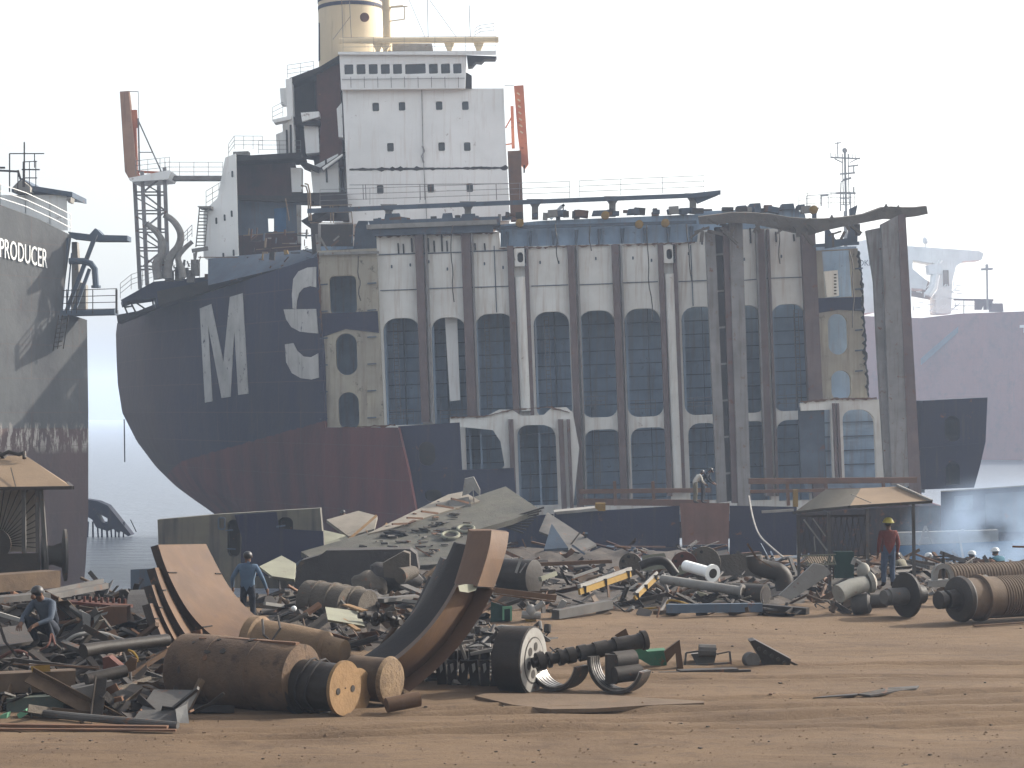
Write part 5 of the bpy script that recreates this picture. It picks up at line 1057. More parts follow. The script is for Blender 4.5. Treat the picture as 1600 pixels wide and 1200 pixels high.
q=Mb(mm['tan_plate']); q.pp([(1038,1018),(1062,1000),(1068,1046),(1058,1046),(1056,1020),(1042,1036)],37.6,.12); solo(q,'angle_bracket','tan triangular bracket standing beside the green casting','bracket')
q=Mb(mm['tan_plate']); q.pp([(960,993),(978,982),(982,992),(974,1000)],36,.05); solo(q,'bent_sheet','small pale bent sheet sticking up behind the crankshaft','sheet')
q=Mb(mm['grey_steel']); D=38.2
for a in ((1072,1040,1140,1036,3),(1072,1020,1120,1014,2.5),(1140,1018,1142,1038,3),(1120,1022,1140,1018,2),(1072,1020,1070,1040,3)): q.pbar(*a,D)
q.tube([P(1092,1016,D),P(1118,1017,D)],.12,10); q.pp([(1080,1022),(1120,1020),(1116,1036),(1088,1038)],D+.1,.2); solo(q,'motor_stand','low grey frame with a small motor on it, right of the green casting','machine frame')
q=Mb(mm['dark_steel']); q.bar(G(1030,1052,.03),G(1172,1048,.03),.10,.05); q.bar(G(1060,1048,.06),G(1150,1045,.06),.25,.03); solo(q,'flat_bar','long dark flat bar lying on the dirt in front of the machine frame','bar')
t=thing('engine_block','black slanted engine block with round ports lying alone on the dirt','engine part',G(1200,1042))
q=Mb(mm['black_oil']); q.pp([(1172,1002),(1180,1000),(1236,1030),(1234,1042),(1196,1042)],38,.45); q.build('casing',t)
q=Mb(mm['grey_steel']); q.lathe(P(1170,1030,38.1),(.3,-1,0),[(0,.14),(.2,.14)],14); q.build('end_cap',t)
q=Mb(mm['dark_steel']); 
for k in range(5): q=Mb(mm['dark_steel']); q.lathe(P(1186+k*10,1014+k*5.5,37.99),(0,-1,0),[(0,.04),(.02,.04)],10); q.build('port',t)
q=Mb(mm['dark_steel']); q.bar(P(1234,1034,38.1),P(1246,1040,38.1),.04); q.build('stud',t)
# plates on the ground
q=Mb(mm['earth_dust'] if 'earth_dust' in mm else M('dusty_plate',(.17,.115,.072),(.12,.08,.05),1.5,rust=.15,bump=.3))
A_=[(742,1087),(800,1101),(860,1108),(930,1107),(1010,1102),(1100,1098)]; B_=[(760,1083),(830,1084),(880,1084),(940,1085),(1010,1090),(1100,1095)]
q.strip([G(x,y,.05) for x,y in A_],[G(x,y,.06) for x,y in B_],(0,0,-.06)); solo(q,'curved_sheet','dusty flat steel sheet with a curved edge lying in front of the bearing shells','sheet')
q=Mb(mm['dark_steel']); q.prism([[G(1340,1084,.04),G(1360,1086,.03),G(1432,1075,.06),G(1436,1071,.06),G(1390,1074,.1)]],(0,0,-.03)); q.prism([[G(1270,1090,.03),G(1340,1085,.03),G(1340,1083,.03),G(1290,1087,.03)]],(0,0,-.02)); solo(q,'steel_offcut','thin dark steel offcut lying on the open dirt','sheet')
# ================================================================ right: shelter, rollers, valves
D=56.0; t=thing('shelter','open shelter with a patched tan tin roof behind the man with the yellow helmet','shelter',P(1345,925,D))
q=Mb(mm['roof_tan']); e0,e1,e2,e3=P(1240,801,D+1.6),P(1327,792,D-2),P(1456,784,D-1.4),P(1390,775,D+3); r0,r1=P(1345,763,D+.4),P(1402,760,D+.2)
mid=P(1290,776,D+.6)+V((0,0,.1))
q.prism([[e1,e2,r1,r0]],(0,.02,-.04)); q.prism([[e2,e3,r1]],(0,0,-.04)); q.prism([[r0,r1,e3,e0]],(0,0,-.04)); q.build('roof',t)
q=Mb(mm['faded_tin']); q.strip([e0,e0.lerp(e1,.5)+V((0,0,.05)),e1],[e0.lerp(r0,.15)+V((0,0,.1)),mid+V((0,0,.1)),r0],(0,0,-.04)); q.build('roof_patch',t,'faded grey left slope of the roof')
q=Mb(mm['dark_steel']); q.bar(e1,e2,.07); q.bar(e0,e1,.06); q.mat(mm['light_steel']); q.bar(r1+V((0,0,.03)),e2+V((0,0,.03)),.06); q.bar(P(1328,772,D-1.5)+V((0,-.2,0)),P(1362,786,D-2),.02); q.build('roof_edging',t)
for x,yt,yb,dd in ((1247,804,900,1.4),(1295,800,915,-1),(1355,795,900,-1.9),(1427,788,903,-1.5)):
    q=Mb(mm['grey_steel']); tp=P(x,yt,D+dd); q.bar(tp,V((tp.x+.03,tp.y,-.35)),.08); q.build('post',t)
q=Mb(mm['dark_steel']); D2=D+.5
for k in range(12): q.pbar(1250+k*9,806,1262+k*9,870,1,D2); q.pbar(1262+k*9,806,1250+k*9,870,1,D2+.05)
q.pbar(1250,806,1355,806,2.5,D2); q.pbar(1250,868,1355,868,2,D2); q.mat(mm['light_steel']); q.pbar(1256,812,1292,860,2.4,D2-.3); q.pbar(1270,810,1290,838,2,D2-.3); q.pbar(1272,838,1274,862,1.5,D2-.3); q.build('wire_screen',t)
q=Mb(mm['pale_plate']); D3=D-1.5
for k in range(14): q.pbar(1252+k*3.8,868,1262+k*3.4,882,1.5,D3)
q.pbar(1254,868,1306,866,1.5,D3); q.pbar(1262,883,1306,881,2,D3); q.mat(mm['dark_steel']); q.pbar(1264,884,1264,905,2,D3); q.pbar(1302,882,1302,905,2,D3); solo(q,'slatted_bench','pale slatted bench under the right shelter','bench')
q=Mb(mm['green_paint']); q.mat(M('dark_green',(.03,.07,.06),(.02,.045,.04),2)); q.box(P(1318,882,D-1),(.5,.4,.7)); solo(q,'green_cabinet','dark green cabinet standing under the right shelter','cabinet')
# big ribbed rollers
rx=V((.93,-.30,0)).normalized()
def ribbed(x0,L,r,n_,p=.06):
    out=[(x0,r)]
    for k in range(n_): a=x0+L*k/n_; out+=[(a+L/n_*.25,r),(a+L/n_*.35,r+p*.5),(a+L/n_*.75,r+p*.5),(a+L/n_*.9,r)]
    return out+[(x0+L,r)]
c=P(1499,936,45.8); t=thing('ribbed_roller','huge brown ribbed roller with stepped shaft running out of the right edge','roller',(c.x,c.y,0))
ra=V((.86,.46,0)).normalized()
q=Mb(mm['black_oil']); q.lathe(c-ra*.62,ra,[(0,.10),(.02,.20),(.16,.20),(.17,.14),(.25,.14),(.26,.20),(.5,.22),(.52,.3)],26); q.build('shaft',t)
q=Mb(mm['dark_steel']); q.lathe(c-ra*.1,ra,[(0,.3),(.06,.50),(.16,.52),(.2,.50)],40); q.build('end_flange',t)
q=Mb(mm['rust_brown']); q.mat(M('roller_brown',(.15,.10,.062),(.09,.06,.04),2,rust=.2,bump=.15)); q.lathe(c+ra*.1,ra,[(0,.46),(.40,.46),(.42,.53),(.5,.53),(.52,.47),(.9,.47)]+[(.9+a,b) for a,b in ribbed(0,2.6,.46,34,.035)]+[(3.1,.3)],40); q.build('barrel',t)
c2=P(1414,930,47.2); t=thing('roller_disc','black round disc on a thick short shaft, left of the ribbed roller','roller',(c2.x,c2.y,0))
q=Mb(mm['black_oil']); q.lathe(c2,ra,[(0,.2),(.01,.52),(.08,.52),(.09,.25),(.5,.22)],36); q.build('disc',t)
q=Mb(mm['grey_steel']); q.lathe(c2-ra*.62+V((0,0,-.02)),ra,[(0,.16),(.1,.16),(.11,.2),(.62,.2)],22); q.build('shaft',t)
c3=P(1520,899,54); q=Mb(mm['roller_brown']); q.lathe(c3-ra*1.0,ra,ribbed(0,4.5,.31,44,.03),30); solo(q,'ribbed_roller','thinner sunlit ribbed roller lying behind the huge one','roller')
D=50; t=thing('valve','pale cast iron valve with a cross handle standing between the rollers','valve',P(1474,925,D))
q=Mb(mm['light_steel']); q.strip([P(x,y,D) for x,y in ((1458,912),(1458,895),(1464,884),(1474,880),(1484,884),(1490,895),(1492,910))],[P(x,y,D) for x,y in ((1465,912),(1466,898),(1468,890),(1474,888),(1480,890),(1484,898),(1485,908))],(0,.25,0)); q.pp([(1456,908),(1494,906),(1496,916),(1456,918)],D-.1,.5); q.build('yoke',t)
q=Mb(mm['dark_steel']); q.pbar(1474,862,1474,905,3,D+.1); q.pbar(1458,870,1490,868,2.5,D+.1); q.tube([P(1474,900,D+.1),P(1474,872,D+.1)],.05); q.build('handle',t)
q=Mb(mm['dark_steel']); q.mat(mm['grey_steel']); q.tube([P(1495,917,D),P(1540,905,D+1)],.12); q.build('outlet',t)
c=P(1322,930,47.8); t=thing('pipe_valve','dirty white pipe valve lying at the edge of the scrap by the man','valve',(c.x,c.y,0))
q=Mb(M('dirty_white',(.34,.33,.29),(.22,.21,.18),2,rust=.3)); q.tube([P(1310,928,47.8),P(1330,918,48.0),P(1350,912,48.2)],[.22,.21,.2],18); q.lathe(P(1354,910,48.3),(1,.3,.25),[(0,.26),(.1,.28),(.2,.16)],20); q.ball(P(1349,892,48.3),(.16,.16,.2),12,8); q.build('body',t)
q=Mb(mm['light_steel']); q.tube([P(1352,884,48.3),P(1338,876,48.3)],.04); q.tube([P(1336,872,48.3),P(1332,882,48.3)],.05); q.pbar(1330,878,1356,874,1.5,48.3); q.build('handle',t)
for x,y,r,lab in ((1345,945,.24,'grey dented canister lying in front of the pipe valve'),(1372,940,.17,'small dark canister next to the dented one')):
    q=Mb(mm['grey_steel']); q.lathe(P(x-14,y,48.2),(.9,-.3,.1),[(0,r*.8),(.04,r),(.4,r),(.45,r*.7)],16); solo(q,'canister',lab,'canister')
q=Mb(mm['tan_plate']); q.bar(G(1522,978,.03),G(1640,970,.05),.10,.03); solo(q,'flat_bar','thin tan flat bar lying in front of the ribbed roller','bar')
q=Mb(mm['rust_brown']); q.pbar(1582,854,1620,855,3,50); solo(q,'raised_bar','rusty bar sticking in from the right edge above the rollers','bar')
# ================================================================ scrap piles
def heap(name,label,outline,hfun,seed,n,mats,zr=(0,.5),Ls=(.2,1.1),ground=True,step=.35):
    """loose scrap: a low mound with many torn plates, bars, pipes and lumps on it; outline = photo x range, ground rows"""
    random.seed(seed); q=Mb(mm['rubble_earth']); x0,x1,y0,y1=outline
    nx_,ny_=40,16; o=len(q.v)
    def pos(u,v):
        y=lerp(y0,y1,v); x=lerp(x0,x1,u); p=G(x,y); return p
    for j in range(ny_+1):
        for i in range(nx_+1):
            u,v=i/nx_,j/ny_; p=pos(u,v); e=min(1,4*min(u,1-u))*min(1,3*min(v,1-v)+.0)
            z=hfun(u,v)*e*(.75+.5*mnoise.noise(p*1.7))+.15*e*mnoise.noise(p*5)-.06; q.v.append(V((p.x,p.y,z+gbase(p.y))))
    for j in range(ny_):
        for i in range(nx_): a=o+j*(nx_+1)+i; q.face((a,a+1,a+nx_+2,a+nx_+1))
    for k in range(n):
        u,v=random.random(),random.random(); p=pos(u,v); e=min(1,4*min(u,1-u))*min(1,3*min(v,1-v)); z=hfun(u,v)*e
        p=V((p.x,p.y,gbase(p.y)+max(.03,z*random.uniform(.6,1.1)))); q.mat(mm[random.choice(mats)])
        rot=Matrix.Rotation(random.uniform(0,6.28),3,'Z')@Matrix.Rotation(random.gauss(0,.35),3,'Y')@Matrix.Rotation(random.gauss(0,.35),3,'X')
        t=random.random(); L=random.uniform(*Ls)
        if random.random()<.07: L*=1.7; t=random.choice((.5,.6,.75))
        if t<.40: L*=1.3; q.box(p,(L,random.uniform(.04,.12),random.uniform(.03,.10)),rot)
        elif t<.58:
            w_=random.uniform(.1,.25); q.box(p,(L,w_,.015),rot); q.box(p+rot@V((0,w_/2,.05)),(L,.015,.12),rot)
        elif t<.70:
            s_=L*.32; pts=[rot@V((s_*random.uniform(.5,1)*math.cos(a),s_*random.uniform(.4,.8)*math.sin(a),0))+p for a in (0,1,2.1,3.1,4.2,5.2)]; q.prism([pts],rot@V((0,0,.02)))
        elif t<.84:
            d=rot@V((L*.5,0,0)); m_=p+rot@V((0,0,random.uniform(0,.2))); q.tube([p-d,m_,p+d],random.uniform(.015,.07),7)
        elif t<.91:
            q.lathe(p,rot@V((random.uniform(-.5,.5),0,1)),[(0,.05),(.0,min(.16,L*.18)),(.04,min(.16,L*.18)),(.05,.08),(.16,.08)],12)
        elif t<.95:
            w_=random.uniform(.08,.3); cv=random.uniform(.5,2.2); n5=7; A_=[];B_=[]; Rr=L*.6
            for j in range(n5): an=cv*(j/(n5-1)-.5); d=V((Rr*math.sin(an),0,Rr*(1-math.cos(an)))); jj=random.uniform(-.02,.02); A_.append(p+rot@(d+V((0,-w_/2+jj,0)))); B_.append(p+rot@(d+V((0,w_/2-jj,0))))
            q.strip(A_,B_,rot@V((0,0,.015)))
        else:
            pts=[p+V((random.uniform(-.25,.25),random.uniform(-.25,.25),random.uniform(-.08,.2))) for _ in range(5)]; q.tube(chaikin(pts,2),random.uniform(.012,.03),5)
    o=solo(q,name,label,'scrap',kind='stuff'); return o
DK=['dark_steel','grey_steel','wood_dark','black_oil','castlump','dark_steel','soot','soot','black_oil','dull_shell','tan_plate','wood_dark','dark_steel','rust_brown']
MX=DK+['light_steel','castlump','rust_brown','dark_steel','grey_steel','dark_steel','soot','wood_dark','black_oil']
heap('scrap_heap','tangled heap of cut scrap metal at the left in front of the water',(-60,300,925,1128),lambda u,v:.55 if v<.5 else .4,1,480,DK,Ls=(.25,1.8))
heap('scrap_heap','band of mixed scrap metal stretching across the middle of the yard',(640,1330,885,962),lambda u,v:.62*(1-.6*v)*(.75+.3*math.sin(u*9)),2,470,MX,Ls=(.2,1.3))
heap('scrap_heap','low dark scrap lying between the drums and the tilted deck plates',(390,760,925,1030),lambda u,v:.5*(1-v*.6),3,240,MX,Ls=(.2,1.2))
heap('scrap_heap','dark crankcase scrap lying under the curved channels',(620,860,985,1070),lambda u,v:.28,4,160,['black_oil','dark_steel','light_steel','soot','grey_steel','black_oil'],Ls=(.15,.5))
heap('scrap_heap','sooty debris behind the right shelter and rollers',(1240,1620,885,930),lambda u,v:.6,5,240,DK,Ls=(.3,1.4))
heap('scrap_heap','far dark debris at the foot of the low hull section',(420,1250,872,900),lambda u,v:.8,6,200,['dark_steel','soot','grey_steel','rust_brown','steel_bluegrey','burnt_red'],Ls=(.4,1.8))
# sprinkled grit and chips on the open dirt
random.seed(12); q=Mb()
for k in range(260):
    x=random.uniform(-20,1620); y=random.uniform(968,1200); q.mat(mm[random.choice(['rust_brown','dark_steel','rubble_earth','rubble_earth','tan_plate'])])
    if x<760 and y<1100: continue
    p=G(x,y); s_=random.uniform(.006,.02)*random.choice((1,1,1.5)); q.box(V((p.x,p.y,ground_z(p.x,p.y)+s_*.3)),(s_*2,s_*1.4,s_*.7),Matrix.Rotation(random.random()*6,3,'Z'))

for k in range(2200):
    x=random.uniform(-20,1620); y=random.uniform(972,1200)
    if x<760 and y<1125: continue
    p=G(x,y); s_=random.uniform(.008,.024)*random.choice((1,1,1,1.8)); q.mat(bpy.data.materials['earth']); c=V((p.x,p.y,ground_z(p.x,p.y)))
    n_=6; base=[c+V((s_*math.cos(a*1.047)*random.uniform(.7,1.3),s_*math.sin(a*1.047)*random.uniform(.7,1.3),-.01)) for a in range(n_)]; q.add(base+[c+V((0,0,s_*.55))],[(a,(a+1)%n_,n_) for a in range(n_)])
solo(q,'dirt_chips','small metal chips and pebbles scattered over the open dirt','gravel',kind='stuff')
# ---- tilted deck plates
def polyD(pts,mat,th,name,label,cat='plate',group=None,extra=None):
    q=Mb(mm[mat]); q.prism([[P(x,y,D) for x,y,D in pts]],(0,.03,-th)); return solo(q,name,label,cat,group)
def dz(x,y): return 84-(y-755)*.10-(x-400)*.004           # the sheets lie tilted, their near edge lower
t=thing('deck_plate_section','large tilted deck section with pale concrete dust leaning in front of the red hull','deck section',P(650,880,74))
q=Mb(M('dusty_deck',(.13,.122,.095),(.06,.058,.048),.9,rust=.55,bump=.4,rc=(.07,.06,.05)))
pl=lambda pts:[P(x,y,dz(x,y)) for x,y in pts]
q.prism([pl([(555,838),(640,812),(700,790),(790,760),(812,775),(842,795),(800,812),(735,830),(740,860),(700,880),(640,885),(500,880),(470,862)])],(0,.1,-.2)); q.build('main_plate',t)
q=Mb(M('pale_concrete',(.30,.26,.21),(.20,.175,.14),1.2,rust=.3,rc=(.12,.10,.08))); q.prism([[p+V((0,0,.06)) for p in pl([(575,836),(700,775),(724,770),(750,785),(700,800),(612,828)])]],(0,.05,-.08)); q.build('tiled_strip',t)
q=Mb(mm['rust_brown']);
for k in range(6): q.bar(P(590+k*23,829-k*10,dz(590,829)-.1),P(612+k*24,826-k*8,dz(612,822)-.15),.07) ; 
q.bar(P(585,830,81.5),P(730,778,83),.06); q.bar(P(610,828,79.8),P(752,787,82),.08); q.bar(P(598,822,80.5),P(740,780,82.5),.06); q.build('edge_bar',t)
random.seed(19); q=Mb()
for k in range(80):
    u,v=random.random(),random.random(); x=lerp(lerp(500,640,v),lerp(690,830,v*.4),u); y=lerp(lerp(878,770,u),lerp(884,822,u),v); q.mat(mm[random.choice(['dark_steel','rust_brown','castlump','soot','grey_steel','dull_shell'])])
    rot=Matrix.Rotation(random.random()*6,3,'Z')@Matrix.Rotation(random.gauss(0,.3),3,'X'); s_=random.uniform(.06,.3)*random.choice((1,1,2)); q.box(P(x,y,dz(x,y)-.25),(s_*1.6,s_*.5,.04),rot)
q.build('loose_rubble',t)['kind']='stuff'
polyD([(424,842,76),(505,828,78),(540,836,77),(470,868,74)],'pale_plate',.12,'deck_sheet','pale tilted steel sheet forming the left tip of the tilted deck section')
polyD([(462,862,74.5),(540,838,76),(560,850,75),(500,880,73)],'pale_plate',.12,'deck_sheet','pale sheet just below the left tip of the tilted deck section')
polyD([(510,812,79),(560,798,80),(590,806,79.5),(585,826,78),(545,838,77.5)],'pale_concrete',.12,'deck_sheet','pinkish bare sheet beside the crouching man in white')
polyD([(855,800,79),(932,850,76),(905,862,75),(880,858,75),(868,840,76),(842,830,77)],'grey_steel',.08,'torn_sheet','dark grey torn sheet hanging right off the deck section')
polyD([(862,818,74),(888,856,73),(850,858,73)],'steel_bluegrey',.08,'torn_sheet','bluish triangular torn plate standing below the pipes bundle')
q=Mb(mm['dark_steel']); 
for k in range(9): q.pbar(700+k*5,838-k*4,850-k*4,793+k*5,2.6,77.5+k*.1)
solo(q,'pipe_bundle','bundle of dark pipes lying on the right end of the tilted deck','pipes')
q=Mb(mm['light_steel']); q.hexa([P(700,782,79),P(732,776,79),P(738,796,79),P(704,800,79)],[P(700,782,80.5),P(732,776,80.5),P(738,796,80.5),P(704,800,80.5)]); q.mat(mm['yellow_paint']); q.box(P(712,798,78.8),(.5,.3,.15)); solo(q,'deck_locker','grey deck locker standing on the tilted deck','locker')
q=Mb(mm['light_steel']); q.pp([(726,748),(740,745),(750,765),(750,775),(740,765),(732,772),(722,775)],79.6,.4); q.pbar(739,762,741,790,1.5,79.4); solo(q,'deck_vent','pale horn shaped vent standing on the tilted deck','vent')
for x,y,lab in ((704,836,'round ring coaming lying on the tilted deck, nearer one'),(728,826,'round ring coaming partly hidden by the tall curved channel')):
    q=Mb(mm['pale_plate']); c=P(x,y,dz(x,y)-.6); q.tube([c+V((.30*math.cos(k*.3307),.36*math.sin(k*.3307),.10*math.sin(k*.3307))) for k in range(20)],.06,8); q.mat(mm['soot']); q.lathe(c-V((0,0,.05)),(0,-.3,1),[(0,.25),(.01,.25)],18); solo(q,'ring_coaming',lab,'ring','ring coamings on the tilted deck')
for a,lab in (((525,860,588,806,4),'long tan plank leaning over the tilted deck beside the crouching man'),((588,862,604,818,3),'short tan plank of the crossed pair on the tilted deck'),((586,865,612,826,2.5),'thin tan lath behind the short plank on the tilted deck'),((580,846,572,828,1.5),'thin dark stick between the planks on the tilted deck')):
    q=Mb(mm['wood']); q.pbar(*a,75,76.5); solo(q,'plank',lab,'plank')
# ---- boiler shells and lumps in the middle
t=thing('boiler_shell','large dull grey rounded shell lying below the tilted deck','boiler',P(550,950,58))
q=Mb(mm['dull_shell']); q.pp([(500,868),(510,860),(640,858),(650,866),(654,890),(640,930),(495,935),(492,900)],58,1.0); q.build('front_panel',t)
q=Mb(mm['dull_shell']); q.pp([(464,885),(470,876),(498,868),(494,940),(470,938),(460,920)],58.1,.9); q.build('side_panel',t)
q=Mb(mm['light_steel']); q.mat(mm['pale_plate']); q.prism([[P(405,885,55),P(440,868,57),P(462,880,56),P(460,905,54),P(425,900,54)]],(0,.1,-.08)); solo(q,'bent_plate','pale green grey bent plate right of the man in the blue shirt','plate')
def lump(c,r,seed,label,mat='castlump'):
    q=Mb(mm[mat]); q.ball((0,0,0),1,18,12)
    q.v=[V(c)+V((v.x*r[0],v.y*r[1],v.z*r[2]))*(1+.35*mnoise.noise(v*1.6+V((seed,0,0)))) for v in q.v]; return solo(q,'machine_casting',label,'casting',sharp=50)
lump(P(575,915,50),(.45,.4,.32),1,'brown rounded casting below the boiler shell, left one'); lump(P(612,905,51),(.7,.5,.45),2,'brown rounded casting below the boiler shell, largest one','dull_shell'); lump(P(560,935,48),(.6,.4,.22),5,'flat dark casting in front of the brown ones','dull_shell')
q=Mb(mm['castlump']); q.tube([P(625,900,49),P(648,893,49.4)],[.2,.14],14); q.pp([(630,862),(640,865),(640,900),(632,905),(600,902),(598,880)],49.8,.6); solo(q,'pump_body','brown pump body with a short nozzle right of the castings','pump')
q=Mb(mm['grey_steel']); q.bar(P(590,938,46),P(670,930,48),.35,.08); q.bar(P(630,915,46.5),P(690,940,46),.3,.06); solo(q,'crossed_plates','grey plates crossed before the dark curved channels','plates')
# segmented drums between worker and shells
for (x,y,r,L,lab) in ((478,935,.42,1.2,'brown banded drum lying right of the man in the blue shirt'),(520,940,.40,1.0,'dark banded drum partly hidden, right of the brown one')):
    c=P(x,y,46); q=Mb(mm['dark_steel']); q.mat(mm['castlump']); q.lathe(c,(.75,-.5,-.05),[(0,r*.8),(.05,r),(L*.3,r),(L*.3,r*1.06),(L*.36,r*1.06),(L*.36,r),(L*.65,r),(L*.66,r*1.06),(L*.72,r*1.06),(L*.73,r*.96),(L,r*.9)],26); solo(q,'banded_drum',lab,'drum')
q=Mb(mm['shiny_steel']); q.mat(mm['white_plastic']); q.ball(P(459,951,42),.06,10,8); solo(q,'lamp_glass','small bright glass globe glinting in the scrap behind the drums','globe')
q=Mb(mm['pale_plate']); q.prism([[P(508,948,41),P(560,955,41.5),P(570,978,39.5),P(512,968,39.5)]],(0,.05,-.05),); solo(q,'pale_sheet','pale square sheet lying behind the tapered drum','sheet')
q=Mb(mm['wood']); q.bar(P(540,945,42),P(570,955,41),.14,.04); q.bar(P(535,968,40),P(560,985,39),.1,.04); solo(q,'timber','pair of tan timber pieces on the pale square sheet','timber')
q=Mb(mm['black_oil'])
for k in range(6): q.lathe(P(578+k*9,968+random.uniform(-6,6),40),(random.uniform(-1,1),-.6,random.uniform(0,.6)),[(0,.03),(.02,.1),(.12,.1),(.14,.06),(.25,.06)],12)
solo(q,'valve_cluster','cluster of oily black valves behind the tapered drum','valves')
# ---- named pieces of the middle band
def piece(name,label,cat,mat,fn,group=None):
    q=Mb(mm[mat]); fn(q); return solo(q,name,label,cat,group)
def flange(q,c,ax,r,ri,L,mt2='black_oil'):
    q.lathe(c,ax,[(0,r),(.06,r),(.061,ri*1.15),(L,ri*1.15)],22)
    m=q.c; q.mat(mm[mt2]); q.lathe(V(c)-V(ax).normalized()*.006,ax,[(0,ri),(.005,ri)],20); q.c=m
piece('flanged_pipe','pipe with a bright white bolted flange, upper one in the middle scrap','pipe','white_paint',lambda q:flange(q,P(1114,896,54),(-.5,.8,.1),.24,.13,1.2))
piece('flanged_pipe','long grey pipe with a pale flange at the front of the middle scrap','pipe','light_steel',lambda q:flange(q,P(1161,924,50),(-.9,.5,.1),.17,.10,2.2))
piece('open_pipe','wide dark open ended pipe lying right of the pale flange','pipe','dark_steel',lambda q:(q.lathe(P(1196,930,50),(-.8,.6,0),[(0,.26),(.9,.26)],20),q.mat(mm['soot']),q.lathe(P(1196,930,50)-V((-.008,.006,0)),(-.8,.6,0),[(0,.2),(.005,.2)],18)))
def elbow(q,pts,D,r): q.ptube([(p.x,p.y) for p in chaikin([V((x,y,0)) for x,y in pts],3)],D,r,14)
piece('pipe_elbow','fat dark pipe elbow arching left of the right shelter','pipe','dark_steel',lambda q:elbow(q,[(1178,868),(1180,885),(1200,890),(1222,895),(1228,920)],53,[lerp(13,16,i/32) for i in range(33)]))
piece('pipe_elbow','thin black bent pipe on the pale box in the middle scrap','pipe','black_oil',lambda q:elbow(q,[(1000,884),(1020,876),(1040,876),(1050,890),(1056,898)],55,[7]*33))
piece('pale_box','pale greenish steel box under the black bent pipe','box','pale_plate',lambda q:q.hexa([P(1003,868,57),P(1038,864,57),P(1048,888,57),P(1004,892,57)],[P(1003,868,59),P(1038,864,59),P(1048,888,59),P(1004,892,59)]))
piece('horn_plate','pale pointed plate right of the black bent pipe','plate','pale_plate',lambda q:q.pp([(1056,900),(1062,884),(1090,889),(1080,893)],55.5,.1))
for x,y,r,lab in ((1069,883,21,'reddish round end plate, left one behind the middle scrap'),(1100,880,26,'dark round end plate behind the reddish one'),(985,882,18,'dim round end plate behind the yellow girder')):
    c=P(x,y,60)
    def fn(q,c=c,r=r):
        q.lathe(c,(.15,1,0),[(0,r*mpp(60)),(.1,r*mpp(60)),(.3,r*mpp(60)*.9)],28); q.mat(mm['soot'])
        for k in range(7): a=k*.9; q.lathe(c+V((math.cos(a)*r*.7*mpp(60),-.01,math.sin(a)*r*.7*mpp(60))),(0,-1,0),[(0,.05),(.01,.05)],8)
    piece('round_end_plate',lab,'end plate','rust_red' if '1069' in str(x) else 'castlump',fn)
piece('steel_tank','brown grey flat sided tank in front of the rusty pink patch','tank','castlump',lambda q:q.hexa([P(1120,868,62),P(1190,862,62),P(1190,905,62),P(1120,905,62)],[P(1120,868,64),P(1190,862,64),P(1190,905,64),P(1120,905,64)]))
def ygird(q,a,b,w_):
    A_,B_=P(*a),P(*b); q.bar(A_,B_,w_,.06,up=(0,1,0)); q.mat(mm['light_steel']); q.bar(A_+V((0,.1,w_*.9)),B_+V((0,.1,w_*.9)),w_*.6,.1,up=(0,1,0)); q.mat(mm['dark_steel']); 
    for k in (.1,.5,.95): c=A_.lerp(B_,k); q.box(c+V((0,-.04,0)),(.09,.05,w_*1.5))
piece('yellow_girder','yellow and grey crane girder slanting up in the middle scrap','girder','yellow_paint',lambda q:ygird(q,(905,925,49),(985,897,51),.14))
piece('yellow_girder','steeper yellow edged beam to the right of the crane girder','girder','yellow_paint',lambda q:ygird(q,(992,935,49),(1026,902,50),.11))
piece('yellow_bar','thin bright yellow bar flat at the front of the middle scrap','bar','yellow_paint',lambda q:q.pbar(1000,952,1042,948,3,49))
piece('yellow_hook','yellow bent tube arching over the long grey plate','tube','yellow_paint',lambda q:elbow(q,[(1042,950),(1042,938),(1056,938),(1085,948)],48.6,[1.8]*33))
piece('grey_beam','long blue grey box beam lying at the front of the middle scrap','beam','grey_steel',lambda q:q.bar(P(868,960,46.6),P(952,944,48.2),.22,.2))
piece('grey_beam','long blue grey plate beam on the dirt under the yellow bent tube','beam','steel_bluegrey',lambda q:q.bar(P(1042,951,47.4),P(1190,949,47.9),.15,.2))
piece('dark_beam','black beam tapering right in front of the wide open pipe','beam','black_oil',lambda q:q.bar(P(1150,945,49),P(1262,955,48),.2,.15))
piece('pinkish_plank','pink white plank leaning at the left end of the blue grey beam','plank','light_steel',lambda q:q.pbar(862,972,882,938,9,47))
piece('tan_channel','sunlit tan channel lying left in the middle scrap behind the wheel','beam','tan_plate',lambda q:(q.bar(P(772,922,46),P(868,934,46.5),.10,.12),q.bar(P(772,928,46),P(866,940,46.3),.12,.03)))
piece('tan_plank','long thin tan plank across the back of the middle scrap','plank','tan_plate',lambda q:(q.bar(P(780,882,54),P(830,884,54),.08,.1),q.bar(P(834,882,54),P(955,877,55),.10,.1)))
piece('dark_drum','dark cylindrical drum with a broken spoke behind the tall curved channel','drum','black_oil',lambda q:(q.lathe(P(836,902,51),(-.85,.5,0),[(0,.35),(.02,.44),(.9,.44)],26),q.mat(mm['light_steel']),q.pbar(806,895,815,870,4,50.5),q.pbar(812,895,822,880,2,50.5)))
